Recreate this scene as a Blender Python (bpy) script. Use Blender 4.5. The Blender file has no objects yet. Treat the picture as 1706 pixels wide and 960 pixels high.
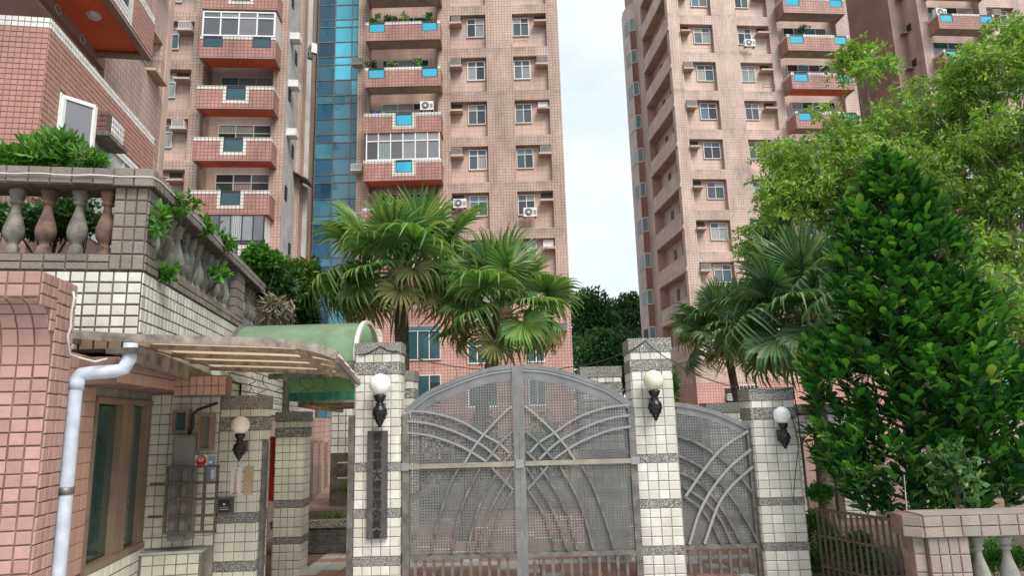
import bpy, math, random, numpy as np
from mathutils import Matrix, Vector
random.seed(7); RNG = np.random.default_rng(7)
S = bpy.context.scene
COL = S.collection
R = math.radians

# ------------------------------------------------------------------ camera
PITCH, ROLL, EYE, FPX = R(10.9), R(1.6), 2.3, 1134.0
fw = Vector((0, math.cos(PITCH), math.sin(PITCH))); up0 = Vector((0, -math.sin(PITCH), math.cos(PITCH))); rt0 = Vector((1, 0, 0))
rt = rt0*math.cos(ROLL) - up0*math.sin(ROLL); up = rt0*math.sin(ROLL) + up0*math.cos(ROLL)
cd = bpy.data.cameras.new('camera'); cam = bpy.data.objects.new('camera', cd); COL.objects.link(cam)
m = Matrix.Identity(4)
for i in range(3): m[i][0] = rt[i]; m[i][1] = up[i]; m[i][2] = -fw[i]
m.translation = (0, 0, EYE); cam.matrix_world = m
cd.sensor_width = 36; cd.lens = FPX/1706*36; cd.clip_end = 2000; cd.clip_start = .05
S.camera = cam
EYEV = Vector((0, 0, EYE))
def ray(px, py): return fw*FPX + rt*(px-853) - up*(py-480)
def at(px, py, Y):
    d = ray(px, py); return EYEV + d*(Y/d.y)

# ------------------------------------------------------------------ world, sun, exposure
SUN_EL, SUN_AZ = R(50), R(148)      # azimuth clockwise from +Y: behind the camera, to the right
w = bpy.data.worlds.new('World'); S.world = w; w.use_nodes = True
nt = w.node_tree; nt.nodes.clear()
def N(nt, t, **k):
    n = nt.nodes.new(t)
    for a, b in k.items(): setattr(n, a, b)
    return n
sky = N(nt, 'ShaderNodeTexSky', sky_type='NISHITA', sun_disc=False, sun_elevation=SUN_EL, sun_rotation=SUN_AZ)
bg1 = N(nt, 'ShaderNodeBackground'); bg1.inputs[1].default_value = .09
nt.links.new(sky.outputs[0], bg1.inputs[0])
tc = N(nt, 'ShaderNodeTexCoord'); mp = N(nt, 'ShaderNodeMapping'); mp.inputs['Scale'].default_value = (1, 1, 2.2)
no = N(nt, 'ShaderNodeTexNoise'); no.inputs['Scale'].default_value = 2.3; no.inputs['Detail'].default_value = 7; no.inputs['Roughness'].default_value = .55
cr = N(nt, 'ShaderNodeValToRGB'); cr.color_ramp.elements[0].position = .32; cr.color_ramp.elements[0].color = (.47, .565, .66, 1)
cr.color_ramp.elements[1].position = .68; cr.color_ramp.elements[1].color = (.76, .78, .80, 1)
bg2 = N(nt, 'ShaderNodeBackground'); bg2.inputs[1].default_value = .68
mx = N(nt, 'ShaderNodeMixShader'); mx.inputs[0].default_value = .93
wo = N(nt, 'ShaderNodeOutputWorld')
nt.links.new(tc.outputs['Generated'], mp.inputs[0]); nt.links.new(mp.outputs[0], no.inputs[0]); nt.links.new(no.outputs[0], cr.inputs[0])
nt.links.new(cr.outputs[0], bg2.inputs[0]); nt.links.new(bg1.outputs[0], mx.inputs[1]); nt.links.new(bg2.outputs[0], mx.inputs[2]); nt.links.new(mx.outputs[0], wo.inputs[0])
sl = bpy.data.lights.new('sun', 'SUN'); sl.energy = 2.0; sl.angle = R(30); sl.color = (1, .96, .9)
so = bpy.data.objects.new('sun', sl); COL.objects.link(so)
sd = Vector((math.sin(SUN_AZ)*math.cos(SUN_EL), math.cos(SUN_AZ)*math.cos(SUN_EL), math.sin(SUN_EL)))
so.rotation_euler = sd.to_track_quat('Z', 'Y').to_euler(); so.location = (0, -5, 60)
S.view_settings.view_transform = 'Standard'; S.view_settings.look = 'None'; S.view_settings.gamma = 1; S.view_settings.exposure = 1.14
S.cycles.max_bounces = 6; S.cycles.transparent_max_bounces = 8

# ------------------------------------------------------------------ materials
MAT = {}
def base(name, col=(.5, .5, .5), rough=.6, metal=0, spec=.5):
    m = bpy.data.materials.new(name); m.use_nodes = True; nt = m.node_tree; b = nt.nodes['Principled BSDF']
    b.inputs['Base Color'].default_value = (*col, 1); b.inputs['Roughness'].default_value = rough; b.inputs['Metallic'].default_value = metal
    b.inputs['Specular IOR Level'].default_value = spec
    MAT[name] = m; return m, nt, b
def math_(nt, op, a, b=None, c=None):
    n = N(nt, 'ShaderNodeMath', operation=op)
    for i, v in enumerate((a, b, c)):
        if v is None: continue
        if isinstance(v, (int, float)): n.inputs[i].default_value = v
        else: nt.links.new(v, n.inputs[i])
    return n.outputs[0]
def mixc(nt, f, a, b, mode='MIX'):
    n = N(nt, 'ShaderNodeMix', data_type='RGBA', blend_type=mode)
    for s, v in ((0, f), (6, a), (7, b)):
        if isinstance(v, (int, float)): n.inputs[s].default_value = v
        elif isinstance(v, tuple): n.inputs[s].default_value = (*v, 1) if len(v) == 3 else v
        else: nt.links.new(v, n.inputs[s])
    return n.outputs[2]
def noise(nt, vec, scale, detail=4, rough=.55, sc=None):
    if sc:
        mp = N(nt, 'ShaderNodeMapping'); mp.inputs['Scale'].default_value = sc; nt.links.new(vec, mp.inputs[0]); vec = mp.outputs[0]
    n = N(nt, 'ShaderNodeTexNoise'); n.inputs['Scale'].default_value = scale; n.inputs['Detail'].default_value = detail; n.inputs['Roughness'].default_value = rough
    nt.links.new(vec, n.inputs[0]); return n.outputs[0]
def ramp(nt, f, *st):
    n = N(nt, 'ShaderNodeValToRGB'); e = n.color_ramp.elements
    while len(e) < len(st): e.new(.5)
    for i, (p, c) in enumerate(st):
        e[i].position = p; e[i].color = (*c, 1) if len(c) == 3 else c
    nt.links.new(f, n.inputs[0]); return n.outputs[0]
def bump(nt, b, h, strength=.3, dist=.01):
    n = N(nt, 'ShaderNodeBump'); n.inputs['Strength'].default_value = strength; n.inputs['Distance'].default_value = dist
    nt.links.new(h, n.inputs['Height']); nt.links.new(n.outputs[0], b.inputs['Normal'])
def rnd(nt):
    oi = N(nt, 'ShaderNodeObjectInfo'); g = N(nt, 'ShaderNodeNewGeometry')
    return math_(nt, 'FRACT', math_(nt, 'ADD', oi.outputs['Random'], g.outputs['Random Per Island']))
def worldpos(nt): return N(nt, 'ShaderNodeNewGeometry').outputs['Position']

def plain(name, col, rough=.6, metal=0, var=.12, nscale=3, spec=.5, b_=0):
    m, nt, b = base(name, col, rough, metal, spec)
    f = noise(nt, worldpos(nt), nscale, 6, .6)
    dk = tuple(c*(1-var*1.6) for c in col); lt = tuple(min(1, c*(1+var)) for c in col)
    nt.links.new(ramp(nt, f, (.3, dk), (.7, lt)), b.inputs['Base Color'])
    if b_: bump(nt, b, noise(nt, worldpos(nt), b_, 4), .25, .01)
    return m
def tower_tile(name, c1, c2, mortar, pu=.185, pv=.185, ms=.010, grime=.5, rough=.5, band=None):
    m, nt, b = base(name, c1, rough)
    t = N(nt, 'ShaderNodeTexCoord'); sp = N(nt, 'ShaderNodeSeparateXYZ'); nt.links.new(t.outputs['Object'], sp.inputs[0])
    sn = N(nt, 'ShaderNodeSeparateXYZ'); nt.links.new(t.outputs['Normal'], sn.inputs[0])
    ax = math_(nt, 'GREATER_THAN', math_(nt, 'ABSOLUTE', sn.outputs[0]), .7); az = math_(nt, 'GREATER_THAN', math_(nt, 'ABSOLUTE', sn.outputs[2]), .7)
    inv = math_(nt, 'SUBTRACT', 1.0, ax)
    u = math_(nt, 'ADD', math_(nt, 'MULTIPLY', sp.outputs[0], inv), math_(nt, 'MULTIPLY', sp.outputs[1], ax))
    v = math_(nt, 'ADD', math_(nt, 'MULTIPLY', sp.outputs[2], math_(nt, 'SUBTRACT', 1.0, az)), math_(nt, 'MULTIPLY', sp.outputs[1], az))
    cb = N(nt, 'ShaderNodeCombineXYZ'); nt.links.new(u, cb.inputs[0]); nt.links.new(v, cb.inputs[1])
    br = N(nt, 'ShaderNodeTexBrick', offset=0.0, squash=1.0); br.inputs['Scale'].default_value = 1
    br.inputs['Color1'].default_value = (*c1, 1); br.inputs['Color2'].default_value = (*c2, 1); br.inputs['Mortar'].default_value = (*mortar, 1)
    br.inputs['Mortar Size'].default_value = ms; br.inputs['Mortar Smooth'].default_value = .1; br.inputs['Brick Width'].default_value = pu; br.inputs['Row Height'].default_value = pv
    nt.links.new(cb.outputs[0], br.inputs[0])
    g1 = noise(nt, worldpos(nt), .9, 6, .65, (1, 1, .22)); g2 = noise(nt, worldpos(nt), .33, 5, .6)
    d = ramp(nt, g1, (.42, (1, 1, 1)), (.78, (1-grime, 1-grime*1.05, 1-grime*1.05)))
    d2 = ramp(nt, g2, (.32, (.80, .79, .79)), (.68, (1.06, 1.05, 1.04)))
    c = mixc(nt, 1.0, br.outputs[0], d, 'MULTIPLY'); c = mixc(nt, 1.0, c, d2, 'MULTIPLY')
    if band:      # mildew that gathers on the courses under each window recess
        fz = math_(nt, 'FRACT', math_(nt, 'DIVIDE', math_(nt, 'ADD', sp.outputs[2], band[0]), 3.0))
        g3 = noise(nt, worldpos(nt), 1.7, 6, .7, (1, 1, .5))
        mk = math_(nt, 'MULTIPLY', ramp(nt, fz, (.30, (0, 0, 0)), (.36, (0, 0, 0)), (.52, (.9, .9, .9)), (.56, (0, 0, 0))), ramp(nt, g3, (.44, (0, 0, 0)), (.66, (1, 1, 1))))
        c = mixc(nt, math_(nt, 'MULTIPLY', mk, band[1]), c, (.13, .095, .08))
    nt.links.new(c, b.inputs['Base Color']); bump(nt, b, math_(nt, 'SUBTRACT', 1.0, br.outputs[1]), .6, .015)
    return m
def tile_mat(name, c1, c2, rough=.35, dirt=(.35, .32, .27), dirt_amt=.45, b_=6, bs=.3, bd=.004):
    m, nt, b = base(name, c1, rough)
    c = mixc(nt, rnd(nt), c1, c2)
    g = noise(nt, worldpos(nt), 2.3, 7, .65, (1, 1, .45)); f = ramp(nt, g, (.45, (0, 0, 0)), (.75, (dirt_amt,)*3))
    g2 = noise(nt, worldpos(nt), 22, 3, .6); f2 = ramp(nt, g2, (.5, (0, 0, 0)), (.85, (dirt_amt*.7,)*3))
    c = mixc(nt, f, c, dirt); c = mixc(nt, f2, c, dirt)
    nt.links.new(c, b.inputs['Base Color']); bump(nt, b, noise(nt, worldpos(nt), b_, 3), bs, bd)
    return m
def speckle(name, dark, mid, light, scale=90, rough=.5):
    m, nt, b = base(name, mid, rough)
    n1 = noise(nt, worldpos(nt), scale, 2, .5); n2 = noise(nt, worldpos(nt), scale*.45, 3, .5)
    c = ramp(nt, n1, (.38, dark), (.47, mid), (.53, mid), (.60, light))
    c = mixc(nt, ramp(nt, n2, (.5, (0, 0, 0)), (.62, (.55,)*3)), c, dark)
    nt.links.new(c, b.inputs['Base Color']); bump(nt, b, n1, .5, .006); return m
def leafmat(name, stops, rough=.45, trans=.25, spec=.5):
    m, nt, b = base(name, stops[0][1], rough, 0, spec)
    c = ramp(nt, rnd(nt), *stops)
    c = mixc(nt, ramp(nt, noise(nt, worldpos(nt), 1.4, 3), (.35, (.0,)*3), (.7, (.45,)*3)), c, tuple(x*.55 for x in stops[0][1]))
    nt.links.new(c, b.inputs['Base Color'])
    tr = N(nt, 'ShaderNodeBsdfTranslucent'); nt.links.new(mixc(nt, 1.0, c, (1.3, 1.35, .6), 'MULTIPLY'), tr.inputs[0])
    ms = N(nt, 'ShaderNodeMixShader'); ms.inputs[0].default_value = trans; out = nt.nodes['Material Output']
    nt.links.new(b.outputs[0], ms.inputs[1]); nt.links.new(tr.outputs[0], ms.inputs[2]); nt.links.new(ms.outputs[0], out.inputs[0]); return m
def glassmat(name, stops, rough=.06, spec=.8):
    m, nt, b = base(name, stops[0][1], rough, 0, spec)
    oi = N(nt, 'ShaderNodeObjectInfo'); c = ramp(nt, oi.outputs['Random'], *stops)
    n = [x for x in nt.nodes if x.type == 'VALTORGB'][-1]; n.color_ramp.interpolation = 'CONSTANT'
    c = mixc(nt, ramp(nt, noise(nt, worldpos(nt), 1.1, 3), (.3, (0,)*3), (.8, (.4,)*3)), c, tuple(x*.5 for x in stops[0][1]))
    nt.links.new(c, b.inputs['Base Color']); bump(nt, b, noise(nt, worldpos(nt), .8, 2), .05, .02); return m

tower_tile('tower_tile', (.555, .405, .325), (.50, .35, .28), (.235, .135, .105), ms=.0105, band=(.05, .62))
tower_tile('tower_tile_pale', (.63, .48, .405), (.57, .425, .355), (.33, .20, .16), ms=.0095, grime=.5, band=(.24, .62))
tower_tile('recess_tile', (.57, .40, .325), (.54, .375, .30), (.42, .27, .215), pu=.3, pv=.3, ms=.008, grime=.25)
tower_tile('recess_tile_pale', (.64, .47, .39), (.62, .45, .37), (.5, .35, .29), pu=.3, pv=.3, ms=.008, grime=.25)
tower_tile('rose_tile', (.60, .35, .29), (.55, .31, .255), (.22, .10, .08), ms=.012, grime=.25)
tower_tile('balcony_tile', (.50, .255, .205), (.43, .21, .17), (.15, .07, .055), ms=.013, pu=.2, pv=.2)
tower_tile('trim_tile', (.78, .76, .70), (.74, .70, .64), (.2, .15, .12), ms=.016, pu=.2, pv=.2, grime=.3)
tower_tile('brick_dark', (.38, .20, .14), (.30, .15, .11), (.14, .08, .06), pu=.3, pv=.12, ms=.016, grime=.4)
plain('plaster_pink', (.50, .365, .30), .8, var=.16, nscale=.8)
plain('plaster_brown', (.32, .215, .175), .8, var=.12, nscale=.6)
plain('plaster_grey', (.44, .42, .40), .8, var=.18, nscale=1.2)
plain('plaster_pale', (.60, .50, .45), .8, var=.16, nscale=.9)
plain('soffit_orange', (.74, .15, .055), .7, var=.10, nscale=1.5)
plain('soffit_beige', (.40, .32, .25), .8, var=.15, nscale=1.5)
plain('frame_white', (.78, .78, .76), .4, var=.05)
plain('frame_silver', (.60, .58, .54), .4, var=.08)
plain('frame_bronze', (.21, .145, .10), .4, var=.15, spec=.6)
plain('frame_dark', (.03, .03, .032), .4, var=.2)
plain('ac_white', (.70, .69, .65), .5, var=.10, nscale=6)
plain('ac_grey', (.38, .37, .34), .5, var=.15, nscale=6)
plain('dark_slot', (.018, .017, .016), .5, var=.2)
plain('curtain', (.62, .60, .56), .9, var=.1, nscale=8)
plain('grout_dark', (.115, .095, .075), .9, var=.35, nscale=5)
plain('grout_light', (.24, .215, .175), .9, var=.35, nscale=5)
plain('grout_pink', (.20, .125, .10), .9, var=.35, nscale=5)
plain('steel_sheet', (.17, .17, .168), .45, .5, var=.15, nscale=5)
plain('steel', (.24, .24, .238), .38, .6, var=.14, nscale=5)
plain('steel_worn', (.19, .175, .16), .45, .55, var=.32, nscale=7)
plain('steel_bright', (.40, .40, .40), .3, .75, var=.08, nscale=5)
plain('brass_bar', (.36, .33, .27), .4, .6, var=.15, nscale=8)
plain('iron_black', (.012, .012, .013), .32, .2, var=.3, nscale=20)
plain('pipe_grey', (.46, .50, .57), .42, var=.14, nscale=7)
plain('wood_grey', (.27, .235, .19), .8, var=.35, nscale=9, b_=30)
plain('steel_brown', (.10, .075, .058), .6, var=.3, nscale=12)
plain('fence_brown', (.10, .07, .052), .6, var=.25, nscale=12)
plain('bark', (.115, .088, .065), .9, var=.4, nscale=14, b_=25)
plain('bark_pale', (.22, .19, .15), .9, var=.35, nscale=10, b_=20)
plain('fibre', (.10, .062, .035), .95, var=.5, nscale=18, b_=30)
plain('concrete_old', (.17, .155, .13), .85, var=.45, nscale=7, b_=18)
plain('concrete_rust', (.17, .105, .075), .85, var=.5, nscale=6, b_=18)
plain('concrete_light', (.25, .25, .225), .85, var=.25, nscale=8, b_=18)
plain('sign_wood', (.075, .068, .067), .5, var=.22, nscale=10)
plain('sign_ink', (.006, .006, .007), .5, var=.1)
plain('paper_white', (.72, .70, .66), .6, var=.06)
plain('paper_blue', (.20, .33, .46), .5, var=.2, nscale=30)
plain('red_paint', (.50, .02, .02), .5, var=.15)
plain('orange_paint', (.62, .16, .05), .6, var=.1)
plain('board_tan', (.46, .34, .20), .6, var=.10)
plain('metal_grey', (.19, .19, .175), .55, .2, var=.1)
plain('cable_black', (.012, .012, .012), .6)
plain('cable_white', (.62, .60, .56), .5)
plain('tarp_green', (.02, .17, .10), .5, var=.25, nscale=8)
plain('street', (.07, .07, .072), .9, var=.2, nscale=6, b_=40)
plain('bounce_concrete', (.50, .485, .46), .85, var=.15, nscale=2, b_=30)
plain('soil', (.08, .06, .04), .95, var=.3, nscale=8)
plain('stone_pale', (.46, .45, .41), .7, var=.2, nscale=4, b_=20)
plain('terracotta', (.40, .14, .07), .8)
plain('blue_plastic', (.02, .06, .40), .4); plain('green_plastic', (.03, .22, .10), .4)
glassmat('pane_dark', [(0, (.03, .036, .04)), (.24, (.08, .09, .095)), (.42, (.045, .09, .10)), (.56, (.14, .15, .16)), (.68, (.26, .27, .27)), (.78, (.04, .09, .06)), (.86, (.10, .21, .26)), (.94, (.36, .35, .32))])
glassmat('pane_grey', [(0, (.14, .14, .15)), (.3, (.20, .20, .21)), (.6, (.10, .10, .11)), (.8, (.26, .27, .28))], .15)
glassmat('pane_green', [(0, (.03, .06, .05)), (.5, (.045, .075, .065))], .04)
glassmat('pane_frosted', [(0, (.15, .145, .12)), (.5, (.17, .16, .135))], .25, .5)
glassmat('pane_cyan', [(0, (.02, .42, .60)), (.5, (.03, .48, .64))], .05, 1.0)
glassmat('pane_teal', [(0, (.02, .07, .085)), (.5, (.03, .09, .10))], .06)
glassmat('pane_bay', [(0, (.10, .24, .26)), (.5, (.14, .28, .28))], .1)
glassmat('pane_white', [(0, (.50, .53, .55)), (.5, (.55, .58, .6))], .2)
for nm, c in (('curtain_wall_sky_tint', (.07, .47, .62)), ('curtain_wall_mid', (.05, .19, .26)), ('curtain_wall_dark', (.015, .085, .15))):  # glass tints with bright and dim reflections put into the colour
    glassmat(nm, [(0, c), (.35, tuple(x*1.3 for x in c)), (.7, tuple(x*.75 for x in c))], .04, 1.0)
tile_mat('tile_white', (.72, .705, .65), (.54, .52, .45), .3, dirt_amt=.62)
tile_mat('tile_cream', (.68, .65, .54), (.60, .575, .47), .3)
tile_mat('tile_pink', (.46, .265, .23), (.36, .20, .17), .6, dirt=(.19, .13, .11), dirt_amt=.6, b_=35, bs=.5)
tile_mat('tile_salmon', (.45, .27, .205), (.40, .24, .18), .5, dirt=(.3, .17, .12))
tile_mat('tile_block', (.44, .225, .18), (.375, .19, .15), .5, dirt=(.32, .22, .2), dirt_amt=.4)
tile_mat('tile_trim_white', (.76, .74, .70), (.70, .68, .64), .35)
tile_mat('tile_maroon', (.155, .07, .065), (.12, .05, .05), .4)
tile_mat('tile_stone', (.26, .22, .185), (.18, .155, .135), .8, dirt=(.08, .07, .06), b_=55, bs=.9, bd=.012)
tile_mat('tile_stone_brown', (.33, .25, .20), (.26, .20, .165), .8, dirt=(.09, .08, .07), b_=55, bs=.9, bd=.012)
tile_mat('tile_stone_pink', (.33, .265, .225), (.24, .215, .19), .8, dirt=(.15, .12, .10), b_=50, bs=.8, bd=.01)
tile_mat('tile_slate', (.055, .055, .055), (.035, .035, .037), .6)
tile_mat('paver_red', (.40, .20, .15), (.32, .155, .12), .75, b_=30)
tile_mat('paver_pale', (.50, .49, .45), (.42, .41, .38), .75, b_=30)
speckle('granite', (.035, .033, .032), (.19, .18, .165), (.52, .50, .46))
leafmat('palm_leaf', [(0, (.08, .19, .05)), (.45, (.15, .31, .075)), (.8, (.27, .42, .12)), (1, (.36, .34, .14))], .42, .40)
leafmat('palm_leaf_old', [(0, (.14, .22, .06)), (.45, (.30, .32, .12)), (.8, (.36, .28, .14)), (1, (.20, .11, .055))], .6, .3)
leafmat('palm_leaf_deep', [(0, (.055, .14, .05)), (.6, (.11, .24, .085)), (1, (.28, .34, .13))], .42, .22)
leafmat('broad_leaf', [(0, (.014, .06, .015)), (.35, (.028, .12, .02)), (.7, (.06, .22, .028)), (.985, (.15, .40, .05)), (1, (.33, .36, .06))], .26, .25, .5)
leafmat('lacy_leaf', [(0, (.10, .22, .035)), (.4, (.19, .35, .05)), (.8, (.31, .46, .08)), (1, (.44, .52, .16))], .5, .45)
leafmat('blossom', [(0, (.50, .50, .22)), (.6, (.56, .46, .30)), (1, (.60, .42, .34))], .8, .3)
leafmat('shrub_leaf', [(0, (.04, .13, .018)), (.5, (.09, .25, .03)), (1, (.18, .40, .05))], .45, .35)
leafmat('shrub_dark', [(0, (.02, .06, .014)), (.6, (.04, .11, .025)), (1, (.09, .19, .04))], .45, .25)
leafmat('croton_leaf', [(0, (.03, .10, .02)), (.72, (.08, .20, .03)), (.88, (.34, .32, .05)), (1, (.42, .20, .05))], .45, .25)
leafmat('sapling_leaf', [(0, (.05, .13, .04)), (.6, (.08, .20, .05)), (1, (.20, .38, .08))], .4, .3)
leafmat('forest_leaf', [(0, (.03, .10, .028)), (.6, (.06, .17, .04)), (1, (.13, .28, .06))], .6, .2)
leafmat('dry_leaf', [(0, (.22, .18, .12)), (.6, (.30, .27, .18)), (1, (.16, .20, .10))], .7, .2)
def globe_mat(name, c):
    m, nt, b = base(name, c, .25); b.inputs['Subsurface Weight'].default_value = .3; b.inputs['Subsurface Radius'].default_value = (.05, .05, .05)
    nt.links.new(ramp(nt, noise(nt, worldpos(nt), 9, 5), (.35, tuple(x*.86 for x in c)), (.6, c)), b.inputs['Base Color'])
globe_mat('globe_white', (.84, .84, .82)); globe_mat('globe_dirty', (.70, .68, .52)); globe_mat('globe_cream', (.78, .74, .64))
def sheet(name, c, alpha_t, rough=.4):
    m, nt, b = base(name, c, rough)
    nt.links.new(ramp(nt, noise(nt, worldpos(nt), 3.5, 7, .65), (.3, tuple(x*.62 for x in c)), (.7, tuple(min(1, x*1.12) for x in c))), b.inputs['Base Color'])
    tr = N(nt, 'ShaderNodeBsdfTranslucent'); tr.inputs[0].default_value = (*c, 1)
    ms = N(nt, 'ShaderNodeMixShader'); ms.inputs[0].default_value = alpha_t
    nt.links.new(b.outputs[0], ms.inputs[1]); nt.links.new(tr.outputs[0], ms.inputs[2]); nt.links.new(ms.outputs[0], nt.nodes['Material Output'].inputs[0])
sheet('sheet_green', (.36, .52, .33), .55, .3); sheet('sheet_green_thin', (.50, .72, .46), .85, .4); sheet('sheet_amber', (.52, .37, .24), .92)

# ------------------------------------------------------------------ mesh helpers
class MB:
    def __init__(s): s.v = []; s.f = []; s.m = []
    def add(s, vs, fs, mi=0):
        o = len(s.v); s.v += [tuple(p) for p in vs]; s.f += [tuple(i+o for i in f) for f in fs]; s.m += [mi]*len(fs); return s
    def box(s, x0, x1, y0, y1, z0, z1, mi=0):
        return s.add([(x0,y0,z0),(x1,y0,z0),(x1,y1,z0),(x0,y1,z0),(x0,y0,z1),(x1,y0,z1),(x1,y1,z1),(x0,y1,z1)],
                     [(0,3,2,1),(4,5,6,7),(0,1,5,4),(1,2,6,5),(2,3,7,6),(3,0,4,7)], mi)
    def obox(s, o, U, Vv, W_, a, b, c, mi=0):     # box spanned by U*a, V*b, W*c from o
        o, U, Vv, W_ = map(Vector, (o, U, Vv, W_)); U = U*a; Vv = Vv*b; W_ = W_*c
        return s.add([o, o+U, o+U+Vv, o+Vv, o+W_, o+U+W_, o+U+Vv+W_, o+Vv+W_], [(0,3,2,1),(4,5,6,7),(0,1,5,4),(1,2,6,5),(2,3,7,6),(3,0,4,7)], mi)
    def bar(s, a, b, wd, hg, upv=(0, 0, 1), mi=0):
        a, b = Vector(a), Vector(b); d = (b-a).normalized(); sdv = d.cross(Vector(upv))
        if sdv.length < 1e-4: sdv = d.cross(Vector((1, 0, 0)))
        sdv.normalize(); u = sdv.cross(d).normalized()
        return s.obox(a - sdv*wd/2 - u*hg/2, sdv, u, d, wd, hg, (b-a).length, mi)
    def tube(s, pts, rad, n=8, mi=0, cap=True):
        pts = [Vector(p) for p in pts]; k = len(pts); rs = rad if isinstance(rad, (list, tuple)) else [rad]*k
        vs = []; ref = None
        for i, p in enumerate(pts):
            d = (pts[min(i+1, k-1)] - pts[max(i-1, 0)]).normalized()
            if ref is None: ref = d.orthogonal().normalized()
            ref = (ref - d*ref.dot(d)).normalized(); b = d.cross(ref)
            for j in range(n):
                a = 2*math.pi*j/n; vs.append(p + (ref*math.cos(a) + b*math.sin(a))*rs[i])
        fs = [(i*n+j, i*n+(j+1) % n, (i+1)*n+(j+1) % n, (i+1)*n+j) for i in range(k-1) for j in range(n)]
        if cap: fs += [tuple(range(n-1, -1, -1)), tuple((k-1)*n+j for j in range(n))]
        return s.add(vs, fs, mi)
    def lathe(s, prof, n=16, c=(0, 0, 0), mi=0, sq=None):
        c = Vector(c); vs = []; k = len(prof)
        for i, (r, z) in enumerate(prof):
            for j in range(n):
                a = 2*math.pi*j/n + math.pi/n; q = 1
                if sq and sq[i]: q = 1/max(abs(math.cos(a)), abs(math.sin(a)))
                vs.append(c + Vector((r*q*math.cos(a), r*q*math.sin(a), z)))
        fs = [(i*n+j, i*n+(j+1) % n, (i+1)*n+(j+1) % n, (i+1)*n+j) for i in range(k-1) for j in range(n)]
        fs += [tuple(range(n-1, -1, -1)), tuple((k-1)*n+j for j in range(n))]
        return s.add(vs, fs, mi)
    def poly(s, pts, mi=0): return s.add(pts, [tuple(range(len(pts)))], mi)
    def prism(s, pts, ext, mi=0):
        n = len(pts); e = Vector(ext); a = [Vector(p) for p in pts]
        return s.add(a + [p+e for p in a], [tuple(range(n)), tuple(range(2*n-1, n-1, -1))] + [(i, n+i, n+(i+1) % n, (i+1) % n) for i in range(n)], mi)
    def mesh(s, name, mats, smooth=False):
        me = bpy.data.meshes.new(name); me.from_pydata(s.v, [], s.f)
        for q in (mats if isinstance(mats, (list, tuple)) else [mats]): me.materials.append(MAT[q])
        if len(me.materials) > 1: me.polygons.foreach_set('material_index', s.m)
        if smooth: me.polygons.foreach_set('use_smooth', [True]*len(me.polygons))
        me.update(); return me
    def build(s, name, mats, parent=None, smooth=False, world=False, **k):
        return put(name, s.mesh(name, mats, smooth), parent, world=world, **k)
WM = {}
def put(name, data, parent=None, mat=None, world=False, kind=None, label=None, cat=None, group=None):
    """link an object; mat = its matrix (local to the parent, or in world space when world=True)"""
    o = bpy.data.objects.new(name, data); COL.objects.link(o); mat = mat or Matrix.Identity(4)
    if parent is not None:
        o.parent = parent; pw = WM.get(parent.name, Matrix.Identity(4))
        if world: o.matrix_parent_inverse = pw.inverted(); o.matrix_basis = mat; WM[o.name] = mat
        else: o.matrix_basis = mat; WM[o.name] = pw @ mat
    else: o.matrix_basis = mat; WM[o.name] = mat
    if kind: o['kind'] = kind
    if label: o['label'] = label
    if cat: o['category'] = cat
    if group: o['group'] = group
    return o
def thing(name, label, cat, loc=(0, 0, 0), rz=0, group=None):
    return put(name, None, None, Matrix.Translation(loc) @ Matrix.Rotation(rz, 4, 'Z'), label=label, cat=cat, group=group)
def copy_tree(o, parent, mat=None):
    c = o.copy(); COL.objects.link(c)
    if mat is not None: c.matrix_basis = mat
    c.parent = parent; pw = WM.get(parent.name, Matrix.Identity(4)) if parent else Matrix.Identity(4); WM[c.name] = pw @ c.matrix_basis
    for ch in list(o.children): copy_tree(ch, c)
    return c
def T(x, y, z, rz=0, s=1): return Matrix.Translation((x, y, z)) @ Matrix.Rotation(rz, 4, 'Z') @ Matrix.Scale(s, 4)
class Frame:
    def __init__(s, P0, yaw):
        s.P = Vector((*P0, 0)); s.y = R(yaw); s.e = Vector((math.cos(s.y), math.sin(s.y), 0)); s.n = Vector((math.sin(s.y), -math.cos(s.y), 0))
        s.M = Matrix.Translation(s.P) @ Matrix.Rotation(s.y, 4, 'Z')
    def pt(s, u, v, z): return s.P + s.e*u - s.n*v + Vector((0, 0, z))
    def front(s, px, py, off=0):
        d = ray(px, py); q = EYEV + d*((s.n.dot(s.P + s.n*off) - s.n.dot(Vector((0, 0, 0))))/s.n.dot(d)); return (q-s.P).dot(s.e), q.z
    def side(s, px, py, off=0):
        d = ray(px, py); q = EYEV + d*(s.e.dot(s.P + s.e*off)/s.e.dot(d)); return -(q-s.P).dot(s.n), q.z

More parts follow.
